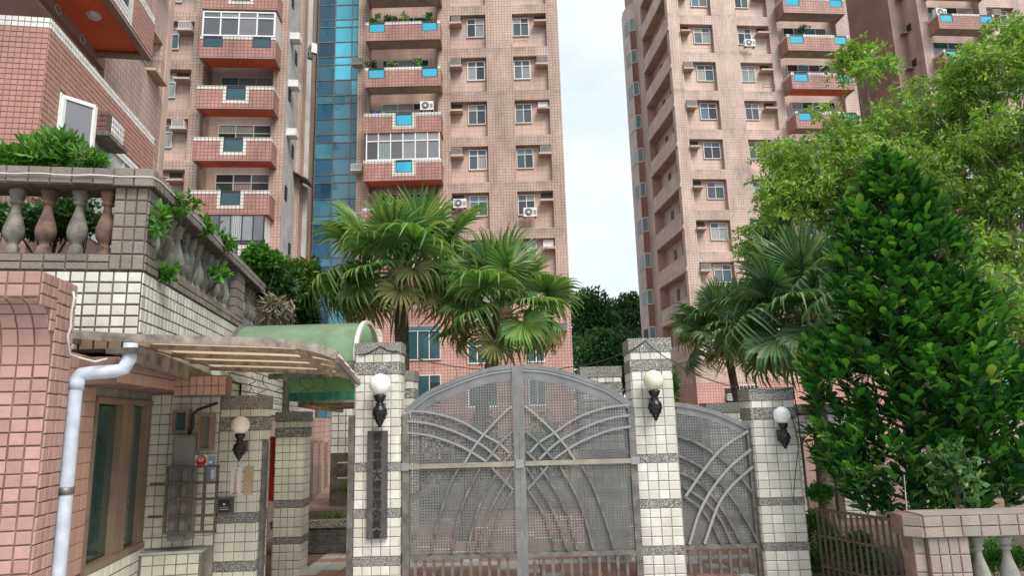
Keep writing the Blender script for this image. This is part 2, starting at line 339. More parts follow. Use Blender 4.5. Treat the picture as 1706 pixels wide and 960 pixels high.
# one tile: cushion-edged unit piece, x 0..1, y 0..1 (in the wall plane), z outwards 0..1
def unit_tile(matname, ins=.06):
    i = ins; v = [(0,0,0),(1,0,0),(1,1,0),(0,1,0),(0,0,.6),(1,0,.6),(1,1,.6),(0,1,.6),(i,i,1),(1-i,i,1),(1-i,1-i,1),(i,1-i,1)]
    f = [(0,1,5,4),(1,2,6,5),(2,3,7,6),(3,0,4,7),(4,5,9,8),(5,6,10,9),(6,7,11,10),(7,4,8,11),(8,9,10,11)]
    b = MB().add(v, f); return b, b.mesh('tile', matname)
TILES = {}; COUNT = {}; REST = {}
def tiles(parent, o, U, V, w, h, pu, pv, matname, gap=.012, th=.012, name='tile', skip=None, jit=.0015, fit=True, off=0.0):
    """lay separate tiles on the rectangle o + U*w + V*h, facing U x V (world coordinates)"""
    o, U, V = Vector(o), Vector(U).normalized(), Vector(V).normalized(); Nn = U.cross(V)
    if matname not in TILES: TILES[matname] = unit_tile(matname)
    tb, me = TILES[matname]
    nu = max(1, round(w/pu)); nv = max(1, round(h/pv))
    if fit: pu, pv = w/nu, h/nv
    for j in range(nv):
        for i in range(nu):
            if skip and skip((i+.5)*pu, (j+.5)*pv): continue
            q = o + U*(i*pu + gap/2 + random.uniform(-jit, jit)) + V*(j*pv + gap/2 + random.uniform(-jit, jit))
            t = th*random.uniform(.85, 1.15)
            M = Matrix((U*(pu-gap), V*(pv-gap), Nn*t)).transposed().to_4x4(); M.translation = q + Nn*off
            c = COUNT.get(parent.name, 0)
            if c < 300:
                put(name, me, parent, M, world=True); COUNT[parent.name] = c+1
            else: REST.setdefault((parent.name, matname, name), (parent, MB()))[1].add([M @ Vector(p) for p in tb.v], tb.f)
def flush_tiles():
    for (pn, mn, nm), (p, mb) in REST.items():
        mb.build(nm + '_field', mn, p, world=True, kind='stuff')

X, Y_, Z = Vector((1, 0, 0)), Vector((0, 1, 0)), Vector((0, 0, 1))
GZ = .12   # ground level

# ------------------------------------------------------------------ ground
MB().add([(-700,-700,GZ-.02),(700,-700,GZ-.02),(700,900,GZ-.02),(-700,900,GZ-.02)], [(0,1,2,3)]).build('ground', 'street', kind='structure')
MB().add([(-14,-9,GZ-.012),(22,-9,GZ-.012),(22,9.0,GZ-.012),(-14,9.0,GZ-.012)], [(0,1,2,3)]).build('bounce_forecourt', 'bounce_concrete', kind='structure')  # unseen pale ground, added to bounce light up onto the guard room
pav = MB().add([(-12,9.0,GZ-.01),(30,9.0,GZ-.01),(30,45,GZ-.01),(-12,45,GZ-.01)], [(0,1,2,3)]).build('courtyard_paving', 'grout_pink', kind='structure')
tiles(pav, (-3.3, 9.75, GZ-.008), X, Y_, 1.2, 4.2, .30, .30, 'paver_red', .01, .012, 'paver', skip=lambda a, b: abs(b-1.2-a*.9) < .32 or 2.05 < b < 2.3)
tiles(pav, (-3.3, 9.75, GZ-.008), X, Y_, 1.2, 4.2, .30, .30, 'paver_pale', .01, .012, 'paver', skip=lambda a, b: not (abs(b-1.2-a*.9) < .32 or 2.05 < b < 2.3))
tiles(pav, (-2.1, 9.75, GZ-.008), X, Y_, 6.0, 6.6, .30, .30, 'paver_red', .01, .012, 'paver', skip=lambda a, b: 1.1 < b < 1.5 or abs((a*1.2+b) % 3.2) < .35)
tiles(pav, (-2.1, 9.75, GZ-.008), X, Y_, 6.0, 6.6, .30, .30, 'paver_pale', .01, .012, 'paver', skip=lambda a, b: not (1.1 < b < 1.5 or abs((a*1.2+b) % 3.2) < .35))

# ------------------------------------------------------------------ tower building blocks
def relief(mb, xs, zs, dep, mat_of, jamb_mat=0, side=False):
    """wall face made of cells at different depths; dep(i,j) -> depth (inward positive, y axis)"""
    P = (lambda a, d, z: (a, d, z)) if not side else (lambda a, d, z: (d, a, z))
    def quad(a, b, c, d_, mi):
        mb.add([a, b, c, d_], [(0, 1, 2, 3)], mi)
    nx, nz = len(xs)-1, len(zs)-1
    D = [[dep(i, j) for j in range(nz)] for i in range(nx)]
    for i in range(nx):
        for j in range(nz):
            d = D[i][j]; quad(P(xs[i], d, zs[j]), P(xs[i+1], d, zs[j]), P(xs[i+1], d, zs[j+1]), P(xs[i], d, zs[j+1]), mat_of(i, j, d))
            if i+1 < nx and D[i+1][j] != d: quad(P(xs[i+1], d, zs[j]), P(xs[i+1], D[i+1][j], zs[j]), P(xs[i+1], D[i+1][j], zs[j+1]), P(xs[i+1], d, zs[j+1]), jamb_mat)
            if j+1 < nz and D[i][j+1] != d: quad(P(xs[i], d, zs[j+1]), P(xs[i+1], d, zs[j+1]), P(xs[i+1], D[i][j+1], zs[j+1]), P(xs[i], D[i][j+1], zs[j+1]), jamb_mat)
def window_proto(w, h, frame='frame_white', pane='pane_dark', cols=2, transom=.3, bw=.055, dp=.08, mids=None):
    """window at its lower-left corner: frame plus separate panes"""
    fr = MB(); fr.box(0, w, 0, dp, 0, bw); fr.box(0, w, 0, dp, h-bw, h); fr.box(0, bw, .001, dp-.001, bw, h-bw); fr.box(w-bw, w, .001, dp-.001, bw, h-bw)
    cw = w/cols; zt = h*(1-transom) if transom else h
    for c in range(1, cols): fr.box(c*cw-bw*.45, c*cw+bw*.45, .004, dp-.004, bw, h-bw)
    if transom: fr.box(bw, w-bw, .002, dp-.002, zt-bw*.45, zt+bw*.45)
    root = bpy.data.objects.new('window', fr.mesh('window', frame)); WM[root.name] = Matrix.Identity(4)
    rows = [(bw, zt-bw*.4)] + ([(zt+bw*.4, h-bw)] if transom else [])
    for c in range(cols):
        for (a, b) in rows:
            x0 = c*cw + bw*.45; x1 = (c+1)*cw - bw*.45
            y = dp*.5 + (.012 if (c % 2) else -.006)
            pm = MB().box(0, x1-x0, 0, .008, 0, b-a).mesh('pane', pane)
            o = bpy.data.objects.new('pane', pm); o.parent = root; o.matrix_basis = Matrix.Translation((x0, y, a)); o['_keep'] = 1
            PROTO.append(o)
    PROTO.append(root); return root
PROTO = []
m_, n_, b_ = base('pane_curtain', (.5, .48, .44), .12, 0, .8)
tc_ = N(n_, 'ShaderNodeTexCoord'); wv_ = N(n_, 'ShaderNodeTexWave', bands_direction='X'); wv_.inputs['Scale'].default_value = 3.2; wv_.inputs['Distortion'].default_value = 2.2; wv_.inputs['Detail'].default_value = 1  # wave bands paint bright curtain folds and the shade between them
n_.links.new(tc_.outputs['Object'], wv_.inputs[0]); oi_ = N(n_, 'ShaderNodeObjectInfo')
n_.links.new(mixc(n_, ramp(n_, wv_.outputs[1], (.2, (0, 0, 0)), (.8, (.75,)*3)), ramp(n_, oi_.outputs['Random'], (0, (.50, .48, .43)), (.5, (.30, .38, .36)), (1, (.46, .34, .32))), (.09, .09, .085)), b_.inputs['Base Color'])
CURT = {}
def curtain_mesh(me):
    if me.name not in CURT: c = me.copy(); c.materials[0] = MAT['pane_curtain']; CURT[me.name] = c
    return CURT[me.name]
def place(proto, parent, x, y, z, rz=0):
    c = proto.copy(); COL.objects.link(c); c.parent = parent; c.matrix_basis = T(x, y, z, rz); WM[c.name] = WM.get(parent.name, Matrix.Identity(4)) @ c.matrix_basis
    for ch in proto.children:
        d = ch.copy(); COL.objects.link(d); d.parent = c
        if '_keep' in d: del d['_keep']
        if d.data.materials[0] == MAT['pane_dark'] or d.data.materials[0] == MAT['pane_grey']:
            if random.random() < .27: d.data = curtain_mesh(d.data)
    return c
def swap_panes(win, matname):
    for ch in win.children:
        ch.data = ch.data.copy(); ch.data.materials[0] = MAT[matname]
def balcony(parent, u0, u1, zt, zb, proj, notch, soffit='soffit_orange', tile='balcony_tile', glass='pane_cyan', wall_y=0):
    """balcony box: parapet with white capping tiles, glass panels, coloured soffit and lamp. local coords, front towards -y"""
    t = .14; mb = MB(); y0 = wall_y-proj
    ns = sorted(notch)
    nz = zt-.82 if len(ns) == 1 else zt-.70
    # parapet front pieces between notches
    x = u0
    for (a, b) in ns + [(u1, u1)]:
        if a > x: mb.box(x, a, y0, y0+t, zb, zt-.20)
        x = b
    for (a, b) in ns: mb.box(a, b, y0, y0+t, zb, nz)
    mb.box(u0, u0+t, y0+t, wall_y, zb, zt-.2); mb.box(u1-t, u1, y0+t, wall_y, zb, zt-.2)
    o = mb.build('balcony', tile, parent)
    tr = MB(); x = u0
    for (a, b) in ns + [(u1, u1)]:
        if a > x: tr.box(x-.015, a-.0, y0-.015, y0+t+.01, zt-.2, zt)
        x = b
    tr.box(u0-.015, u0+t+.01, y0+t+.01, wall_y, zt-.2, zt); tr.box(u1-t-.01, u1+.015, y0+t+.01, wall_y, zt-.2, zt)
    if len(ns) == 1:
        for (a, b) in ns:
            tr.box(a-.2, a, y0-.012, y0, nz-.2, zt-.2); tr.box(b, b+.2, y0-.012, y0, nz-.2, zt-.2); tr.box(a, b, y0-.012, y0, nz-.2, nz-.001)
    tr.build('trim', 'trim_tile', o)
    for (a, b) in ns:
        g = MB().box(a+.03, b-.03, y0+.03, y0+.05, nz, zt-.12).build('glass_panel', glass, o)
        gf = MB(); gf.box(a, b, y0+.01, y0+.07, zt-.12, zt-.02); gf.box(a, a+.04, y0+.012, y0+.068, nz, zt-.12); gf.box(b-.04, b, y0+.012, y0+.068, nz, zt-.12); gf.box(a+.04, b-.04, y0+.012, y0+.068, nz, nz+.05)
        gf.build('panel_frame', 'frame_dark', o)
    MB().box(u0+.16, u1-.16, y0+.18, wall_y, zb+.06, zb+.12).build('soffit', soffit, o)
    rim = MB(); rim.box(u0, u1, y0, y0+.17, zb-.02, zb); rim.box(u0, u0+.15, y0+.17, wall_y, zb-.02, zb); rim.box(u1-.15, u1, y0+.17, wall_y, zb-.02, zb); rim.build('rim', 'plaster_brown', o)
    MB().lathe([(.02, -.10), (.09, -.08), (.11, -.02), (.11, 0)], 10, ((u0+u1)/2, wall_y-proj*.5, zb+.06)).build('ceiling_lamp', 'soffit_beige', o)
    return o
def ac_window_mesh(body, s=1.0):
    w, d, h = .66*s, .55*s, .42*s; o = MB()
    o.box(0, w, 0, d, 0, h, 0); o.box(.03, w-.03, -.012, 0, .03, h-.03, 1)
    for i in range(7): o.box(.04, w-.04, -.022, -.012, .05+i*(h-.1)/7, .05+i*(h-.1)/7+.018, 0)
    o.box(-.012, w+.012, -.02, .03, h-.03, h+.008, 0); o.box(-.012, w+.012, -.02, .03, -.008, .03, 0)
    return o.mesh('air_conditioner', [body, 'dark_slot'])
def ac_split_mesh():
    w, d, h = .80, .30, .56; o = MB(); o.box(0, w, 0, d, 0, h, 0)
    cx, cz, n = .31, h/2, 20
    for k, (r, dy, mi) in enumerate(((.235, -.006, 1), (.075, -.020, 0))):
        o.add([(cx+r*math.cos(a), dy, cz+r*math.sin(a)) for a in [2*math.pi*i/n for i in range(n)]], [tuple(range(n))], mi)
    for r in (.20, .15, .11):
        ring = [(cx+r*math.cos(a), -.016, cz+r*math.sin(a)) for a in [2*math.pi*i/n for i in range(n+1)]]; o.tube(ring, .006, 4, 0, False)
    for i in range(6): o.box(.60, .76, -.008, 0, .12+i*.05, .14+i*.05, 1)
    o.box(.02, .10, .05, d, -.05, 0, 1); o.box(w-.12, w-.04, .05, d, -.05, 0, 1)
    return o.mesh('air_conditioner', ['ac_white', 'dark_slot'])
AC_G = ac_window_mesh('ac_grey'); AC_W = ac_window_mesh('ac_white'); AC_S = ac_split_mesh()
def ac(fr, u, v, z, label, me=None, rz=0, s=1):
    return put('air_conditioner', me or AC_G, None, fr.M @ T(u, v, z, rz, s), label=label, cat='air conditioner', group='air conditioners on the towers')
def rack(parent, u, v, z, w=.7):
    o = MB()
    for dz in (0, .22): o.bar((u, v, z+dz), (u+w, v, z+dz), .025, .025)
    for du in (0, w): o.bar((u+du, v, z), (u+du, v, z+.22), .02, .02); o.bar((u+du, v, z), (u+du, 0, z), .02, .02)
    o.build('rack', 'frame_dark', parent)
def ledge(parent, a, b, z, proj=.22, d=.33): MB().box(a, b, -proj, d, z-.12, z).build('ledge', 'plaster_pink', parent)
ORD = ['first', 'second', 'third', 'fourth', 'fifth', 'sixth', 'seventh', 'eighth', 'ninth', 'tenth', 'eleventh']

# ------------------------------------------------------------------ central tower
FM = Frame((0, 39.7), 0)
MT = put('apartment_tower', None, None, FM.M, label='central pink tiled apartment tower facing the gate, balconies on its left side', cat='building')
TM = [30.95-3.0*k for k in range(9)]          # recess heads
xs = [-9.38, -8.6, -4.32, -3.52, -1.23, .48, 2.67, 3.42]
zs = [0, 9.0]
for t in reversed(TM):
    if t > 9: zs += [t-2.9, t-2.35, t, t+.2]
zs = sorted(set(round(z, 3) for z in zs)); zs = [z for z in zs if z <= 34] + [40]
def dM(i, j):
    zc = (zs[j]+zs[j+1])/2
    if zc < 9: return 0
    for t in TM:
        if i in (3, 5) and t-2.35 < zc < t: return .34
        if i == 1 and t-2.9 < zc < t+.2: return .42
    return 0
mb = MB(); relief(mb, xs, zs, dM, lambda i, j, d: 2 if zs[j+1] <= 9.01 else (1 if 0 < d else 0))
x0, x1 = xs[0], xs[-1]
mb.add([(x1,0,0),(x1,14,0),(x1,14,40),(x1,0,40),(x0,0,0),(x0,14,0),(x0,14,40),(x0,0,40)], [(0,1,2,3),(5,4,7,6),(7,3,2,6),(1,5,6,2)], 0)
mb.build('wall', ['tower_tile', 'recess_tile', 'rose_tile'], MT)
WA = window_proto(1.12, 1.32, 'frame_silver'); WB = window_proto(1.06, 1.30, 'frame_silver'); WAw = window_proto(1.12, 1.32, 'frame_white'); WBw = window_proto(1.06, 1.3, 'frame_white')
SL = MB().box(0, .68, 0, .05, 0, .50).mesh('vent_window', 'dark_slot')
for k, t in enumerate(TM):
    if t < 9: continue
    place(WAw if k in (2, 4) else WA, MT, -2.46, .26, t-1.44); place(WBw if k == 2 else WB, MT, .50, .26, t-1.44)
    put('vent_window', SL, MT, T(-3.48, .29, t-.56)); put('vent_window', SL, MT, T(1.93, .29, t-.56))
    ledge(MT, -3.52, -2.76, t-.58); ledge(MT, 1.88, 2.66, t-.58)
    n = ORD[k] if k < 11 else ''
    row = ['', 'top', 'second', 'third', 'fourth', 'fifth', 'sixth', 'seventh', 'eighth'][k]
    lab = lambda side, what: f'{what}, {row} row of the {side} window column, central tower'
    if k in (1, 2, 4): ac(FM, -3.50+(.1 if k == 1 else 0), -.16, t-.575, lab('left', 'grey window air conditioner'), AC_G, s=.85 if k == 1 else 1)
    if k in (2, 4): ac(FM, 1.97, -.16, t-.575, lab('right', 'grey window air conditioner'), AC_G)
    if k == 5: ac(FM, -3.42, -.28, t-1.02, lab('left', 'white outdoor fan unit'), AC_S); ac(FM, .82, -.36, t-1.72, lab('right', 'white outdoor fan unit under the window'), AC_S)
    if k in (6, 3): MB().box(1.95, 2.6, .2, .24, t-.52, t-.05).build('slot_cover', 'ac_white', MT)
    if k == 1: rack(MT, .55, -.3, t-2.1, .85)
# balconies and rooms behind
WBAL = window_proto(3.0, 1.9, 'frame_silver', 'pane_dark', 3, .28)
balz = [(26.85, 25.6), (23.75, 22.5), (20.73, 19.5), (17.73, 16.45), (14.75, 13.5), (11.7, 10.4)]
balcony(MT, -8.65, -4.0, 29.85, 28.55, 1.2, [(-8.45, -7.45), (-5.15, -4.2)], 'soffit_beige')
for k, (a, b) in enumerate(balz):
    nt_ = [(-8.45, -7.45), (-5.15, -4.2)] if k < 2 else [(-6.75, -5.75)]
    balcony(MT, -8.65, -4.0, a, b, 1.2, nt_, 'soffit_beige' if k < 3 else 'soffit_orange')
    place(WBAL, MT, -7.9, .33, TM[k+1]-1.74)
we = window_proto(4.45, 1.82, 'frame_white', 'pane_grey', 6, .33, .07); place(we, MT, -8.55, -1.15, 17.74)
for sx in (-8.60, -4.12): MB().box(sx, sx+.06, -1.08, 0, 17.74, 19.5).build('side_window', 'pane_grey', MT)
MB().box(-9.41, -4.0, -.02, 0, 8.9, 9.08).build('band', 'trim_tile', MT)
wl = window_proto(2.7, 1.75, 'frame_silver', 'pane_teal', 4, .0, .06, .1)
for (u, z, hh) in ((-6.95, 5.8, 0), (-6.95, 3.2, 0)): place(wl, MT, u, -.09, z)
MB().box(-6.95, -4.22, -.12, -.02, 7.57, 7.75).build('lintel', 'curtain_wall_mid', MT)
MB().box(-6.6, -4.3, -.03, -.01, 3.9, 4.5).build('shop_opening', 'dark_slot', MT)
wl2 = window_proto(1.7, 1.5, 'frame_white', 'pane_teal', 3, .3, .06); wl3 = window_proto(1.0, 1.5, 'frame_white', 'pane_teal', 2, .3)
for z in (5.5, 3.0): place(wl2, MT, -2.7, -.06, z); place(wl3, MT, .8, -.06, z)
ac(FM, 2.5, -.3, 7.3, 'grey air conditioner low at the right edge of the central tower beside the palm', AC_G)
ac(FM, -3.4, -.3, 8.6, 'white outdoor fan unit behind the palm fronds on the central tower', AC_S)
ac(FM, -5.3, -1.0, 21.0, 'white outdoor fan unit standing on the third balcony of the central tower', AC_S, s=1.0)
ac(FM, -9.6, -.5, 17.4, 'grey air conditioner on the left edge of the central tower by the glass shaft', AC_W, s=1)
ac(FM, -9.7, -.4, 24.5, 'dark air conditioner high on the left edge of the central tower by the glass shaft', AC_G)
for (u, nm, lb) in ((-8.1, 'blue_plastic', 'blue plastic tub on the third balcony of the central tower'), (-7.6, 'green_plastic', 'green plastic tub on the third balcony of the central tower')):
    MB().lathe([(.16, 0), (.2, .3), (.22, .32), (.19, .31)], 12, (u, 38.8, 20.65)).build('plastic_tub', nm, None, label=lb, cat='tub')

# ------------------------------------------------------------------ right tower
FR = Frame((12.0, 45.45), 5.2)
RT = put('apartment_tower', None, None, FR.M, label='right-hand pale pink apartment tower with open slots down its left flank', cat='building')
TR = [36.51-3.0*k for k in range(12)]; TR = [t for t in TR if t > 4]
xs2 = [0, .87, 3.33, 5.2, 7.65, 8.3, 12.9, 13.95]
zs2 = [0, 4.3]
for t in TR:
    if t-2.85 > 4.3: zs2 += [t-2.85, t-2.27, t, t+.15]
zs2 = sorted(set(round(z, 3) for z in zs2)); zs2 = [z for z in zs2 if z < 37.5] + [42]
def dR(i, j):
    zc = (zs2[j]+zs2[j+1])/2
    if zc < 4.3: return 0
    for t in TR:
        if i in (1, 3) and t-2.27 < zc < t and t > 8: return .36
        if i == 5 and t-2.85 < zc < t+.15 and t > 8: return .42
    return 0
mb = MB(); relief(mb, xs2, zs2, dR, lambda i, j, d: 2 if zs2[j+1] <= 4.31 else (1 if d > 0 else 0))
# left flank with deep slots
ys = [0, .5, 6.4, 8.1, 10.8]; TS = [36.02-3.02*k for k in range(12)]
zf = [0, 4.3]
for t in TS:
    if t-2.6 > 4.3: zf += [t-2.6, t]
zf = sorted(set(round(z, 3) for z in zf)) + [42]
def dF(i, j):
    zc = (zf[j]+zf[j+1])/2
    return .7 if (i == 1 and any(t-2.6 < zc < t for t in TS if t-2.6 > 4.3)) else 0
relief(mb, ys, zf, dF, lambda i, j, d: 3 if d > 0 else (2 if zf[j+1] <= 4.31 else (0 if i != 3 else 4)), 0, side=True)
mb.add([(13.95,0,0),(13.95,10.8,0),(13.95,10.8,42),(13.95,0,42),(0,0,42),(0,10.8,42)], [(0,1,2,3),(4,3,2,5)], 0)
mb.build('wall', ['tower_tile_pale', 'recess_tile_pale', 'rose_tile', 'plaster_pale', 'plaster_brown'], RT)
for t in TS:
    if t-2.6 < 4.3: continue
    MB().box(.01, .07, .5, 6.4, t-2.6, t-1.72).build('parapet', 'plaster_pale', RT)
    for v in (2.0, 3.9): MB().box(.66, .69, v, v+.55, t-1.3, t-.45).build('vent_window', 'dark_slot', RT)
    MB().box(-.05, -.001, .0, 6.4, t-2.98, t-2.68).build('string_course', 'plaster_pale', RT)
# bay column on the flank
bz0, bz1 = 0, 37.6
bay = MB().prism([(0.0, 8.1, bz0), (-.42, 8.35, bz0), (-.60, 9.6, bz0), (-.45, 10.6, bz0), (0, 10.8, bz0)], (0, 0, bz1)).build('bay', 'plaster_pale', RT)
for k in range(12):
    zt_ = 36.2-3.0*k
    if zt_ < 4: continue
    def strip(a, b, z0, z1, nm, mt, o=.02, par=None):
        a, b = Vector((*a, 0)), Vector((*b, 0)); d = (b-a).normalized(); n_ = Vector((d.y, -d.x, 0))
        if n_.y > 0 and n_.x > 0: n_ = -n_
        return MB().obox(a+n_*o*.02+Vector((0, 0, z0)), d, n_, Z, (b-a).length, o, z1-z0).build(nm, mt, par or bay)
    strip((0, 8.1), (-.42, 8.35), zt_-3.0+.02, zt_-1.25, 'spandrel', 'brick_dark', .03)
    wf = strip((-.02, 8.11), (-.41, 8.345), zt_-1.22, zt_, 'window', 'frame_white', .05)
    strip((-.05, 8.13), (-.38, 8.326), zt_-1.15, zt_-.07, 'pane', 'pane_bay', .07, wf)
    wf = strip((-.43, 8.45), (-.58, 9.45), zt_-1.22, zt_, 'window', 'frame_silver', .04)
    strip((-.44, 8.55), (-.565, 9.35), zt_-1.15, zt_-.07, 'pane', 'pane_dark', .06, wf)
w1 = window_proto(1.25, 1.26, 'frame_silver'); w2 = window_proto(1.06, 1.28, 'frame_silver'); wb = window_proto(3.4, 1.9, 'frame_silver', 'pane_dark', 4, .3)
for k, t in enumerate(TR):
    if t < 8: continue
    place(w1, RT, 1.97, .28, t-1.38); place(w2, RT, 5.33, .28, t-1.38)
    put('vent_window', SL, RT, T(.92, .31, t-.56)); put('vent_window', SL, RT, T(6.85, .31, t-.56))
    ledge(RT, .84, 1.6, t-.58, .25, .35); ledge(RT, 6.66, 7.6, t-.58, .25, .35)
    place(wb, RT, 8.9, .33, t-1.78)
    if t < 37 and t > 11:
        st = 'soffit_orange' if k % 3 == 0 else 'soffit_beige'
        balcony(RT, 8.3, 13.0, t-1.38, t-2.62, 1.2, [(8.5, 9.55), (11.9, 12.85)], st)
    r = k-1; row = ['', 'uppermost', 'second', 'third', 'fourth', 'fifth', 'sixth', 'seventh', 'eighth', 'ninth'][r] if 0 <= r < 10 else ''
    L = lambda s_, what: f'{what}, {row} row of the {s_} window column on the right tower'
    if r in (2, 3): ac(FR, .86, -.2, t-.575, L('left', 'grey window air conditioner' if r == 2 else 'bluish window air conditioner'), AC_G, s=1 if r == 2 else 1.1)
    if r in (7, 8): ac(FR, .92, -.2, t-.575, L('left', 'grey window air conditioner'), AC_G)
    if r == 4: ac(FR, 6.75, -.2, t-.575, L('right', 'grey window air conditioner'), AC_G)
    if r == 1: ac(FR, 5.5, -.4, t-1.9, L('right', 'white outdoor fan unit'), AC_S)
    if r == 2: rack(RT, 6.6, -.3, t-2.1, .9)
MB().box(1.9, 2.6, -.02, 0, 2.9, 3.9).build('ground_opening', 'dark_slot', RT)
ac(FR, 1.95, -.35, 3.1, 'rusty window air conditioner at the foot of the right tower, above the small gate', AC_W)
gr = MB()
for i in range(6): gr.box(2.9+i*.25, 2.93+i*.25, -.06, -.03, 2.5, 4.1)
for z in (2.5, 3.0, 3.5, 4.05): gr.box(2.9, 4.2, -.07, -.04, z, z+.04)
gr.build('window_grille', 'frame_white', RT); MB().box(2.9, 4.2, -.02, 0, 2.5, 4.1).build('ground_window', 'pane_dark', RT)

# far right tower
d = ray(1526, 0); k_ = 47.5/d.y; F2 = Frame((EYEV.x+d.x*k_, 47.5), 5.2)
R2 = put('apartment_tower', None, None, F2.M, label='far right apartment tower half hidden by the lacy green tree, brown blank flank', cat='building')
u0, zt0 = F2.front(1562, 22, 1.1); u1, _ = F2.front(1655, 22, 1.1)
T2 = [zt0+1.4+3.0-3.0*k for k in range(13)]; T2 = [t for t in T2 if t > 5]
xs3 = [0, u0+.1, u1-.1, u1+.5, u1+2.8, u1+5, u1+7.3, u1+9]
zs3 = [0]
for t in T2: zs3 += [t-2.85, t-2.27, t, t+.15]
zs3 = sorted(set(round(max(z, 0), 3) for z in zs3)) + [42]
def d2(i, j):
    zc = (zs3[j]+zs3[j+1])/2
    for t in T2:
        if i == 1 and t-2.85 < zc < t+.15: return .42
        if i in (3, 5) and t-2.27 < zc < t: return .36
    return 0
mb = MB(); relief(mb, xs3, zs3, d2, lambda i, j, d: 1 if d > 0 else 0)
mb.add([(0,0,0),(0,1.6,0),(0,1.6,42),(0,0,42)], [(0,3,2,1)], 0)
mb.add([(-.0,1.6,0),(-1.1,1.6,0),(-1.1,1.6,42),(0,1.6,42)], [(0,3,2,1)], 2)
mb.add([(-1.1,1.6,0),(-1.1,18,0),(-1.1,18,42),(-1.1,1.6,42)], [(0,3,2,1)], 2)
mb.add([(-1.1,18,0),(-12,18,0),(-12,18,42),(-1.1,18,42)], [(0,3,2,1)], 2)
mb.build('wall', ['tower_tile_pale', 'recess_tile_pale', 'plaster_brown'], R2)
wb2 = window_proto(u1-u0-.8, 1.9, 'frame_silver', 'pane_dark', 3, .3)
for k, t in enumerate(T2):
    place(wb2, R2, u0+.4, .33, t-1.78); place(w1, R2, u1+1.2, .28, t-1.38); place(w1, R2, u1+5.2, .28, t-1.38)
    balcony(R2, u0, u1, t-1.38, t-2.62, 1.1, [(u0+.15, u0+1.15), (u1-1.15, u1-.15)], 'soffit_beige')
    for v, dz in ((7.5, -1.0), (10.5, -1.0)):
        wf = MB().box(-1.13, -1.08, v, v+1.3, t-2.0, t-.6).build('window', 'frame_dark', R2); MB().box(-1.15, -1.13, v+.1, v+.65, t-1.9, t-.7).build('pane', 'pane_dark', wf); MB().box(-1.155, -1.13, v+.72, v+1.2, t-1.9, t-.7).build('pane', 'pane_grey', wf)
    MB().box(-.5, 0.0, 1.2, 1.58, t-1.6, t-1.5).build('ledge', 'plaster_brown', R2); MB().box(-.02, 0, .9, 1.4, t-1.5, t-.9).build('vent_window', 'dark_slot', R2)
ac(F2, u0+.1, -.9, zt0-.05, 'white outdoor fan unit on the top balcony of the far right tower', AC_S, R(8), 1.2)
ac(F2, u1+.7, -.35, zt0+.55, 'grey window air conditioner beside the top balcony of the far right tower', AC_G)
# white enclosed balcony seen through the tree
a_, za_ = F2.front(1620, 365, 1.15); b_, zb_ = F2.front(1700, 262, 1.15)
place(window_proto(b_-a_+.8, zb_-za_, 'frame_white', 'pane_white', 3, 0, .12), R2, a_, -1.25, za_)

# ------------------------------------------------------------------ left tower
FA = Frame((-12.0, 35.9), 5)
TA = put('apartment_tower', None, None, FA.M, label='left pink tiled apartment tower with orange-bottomed balconies, left of the glass shaft', cat='building')
TAz = [31.25-3.0*k for k in range(9)]
xa = [-12, -7.95, -5.8, -5.15, -1.3, -.54]
za = [0]
for t in TAz: za += [t-2.9, t-2.45, t, t+.25]
za = sorted(set(round(z, 3) for z in za)) + [40]
def dA(i, j):
    zc = (za[j]+za[j+1])/2
    for t in TAz:
        if i == 1 and t-2.45 < zc < t: return .4
        if i == 3 and t-2.9 < zc < t+.25: return 1.3
    return 0
mb = MB(); relief(mb, xa, za, dA, lambda i, j, d: 1 if d > 0 else 0)
mb.add([(-.54,0,0),(-.54,2.9,0),(-.54,2.9,40),(-.54,0,40)], [(0,1,2,3)], 2)
mb.add([(-.54,2.9,0),(-.30,2.9,0),(-.30,2.9,40),(-.54,2.9,40)], [(0,1,2,3)], 0)
mb.add([(-.30,2.9,0),(-.30,3.9,0),(-.30,3.9,40),(-.30,2.9,40)], [(0,1,2,3)], 0)
mb.add([(-.30,3.9,0),(-.02,3.9,0),(-.02,3.9,40),(-.30,3.9,40)], [(0,1,2,3)], 2)
mb.add([(-.02,3.9,0),(-.02,5.4,0),(-.02,5.4,40),(-.02,3.9,40)], [(0,1,2,3)], 0)
mb.add([(-.02,5.4,0),(.35,5.4,0),(.35,5.4,40),(-.02,5.4,40)], [(0,1,2,3)], 0)
mb.build('wall', ['tower_tile', 'recess_tile', 'plaster_grey'], TA)
for k, t in enumerate(TAz):
    place(WA, TA, -7.85, .3, t-1.6)
    put('vent_window', SL, TA, T(-6.75, .35, t-.56)); ledge(TA, -6.7, -5.82, t-.58)
    row = ['', '', 'upper', 'second', 'third', 'lowest'][k] if k < 6 else ''
    if k in (2, 4): ac(FA, -6.62, -.2, t-.575, f'{"white" if k == 2 else "brown-edged"} window air conditioner on the {"upper" if k == 2 else "lower"} ledge of the left tower', AC_W)
    nt_ = [(-4.8, -3.75), (-2.15, -1.15)] if k == 2 else [(-3.42, -2.4)]
    g = 'pane_teal'
    if t > 8: balcony(TA, -5.0, -.9, t-1.6, t-2.92, 1.2, nt_, 'soffit_orange', glass=g)
    place(WBAL, TA, -4.6, 1.22, t-1.68)
    for v in (.45, 1.7):
        if (k+int(v)) % 2: MB().box(-.54, -.50, v, v+.5, t-1.5, t-.7).build('vent_window', 'dark_slot', TA)
wea = window_proto(3.95, 1.52, 'frame_white', 'pane_grey', 4, .26, .08); place(wea, TA, -4.93, -1.18, 23.66); MB().box(-1.02, -.96, -1.1, 0, 23.66, 25.2).build('side_window', 'pane_white', TA)
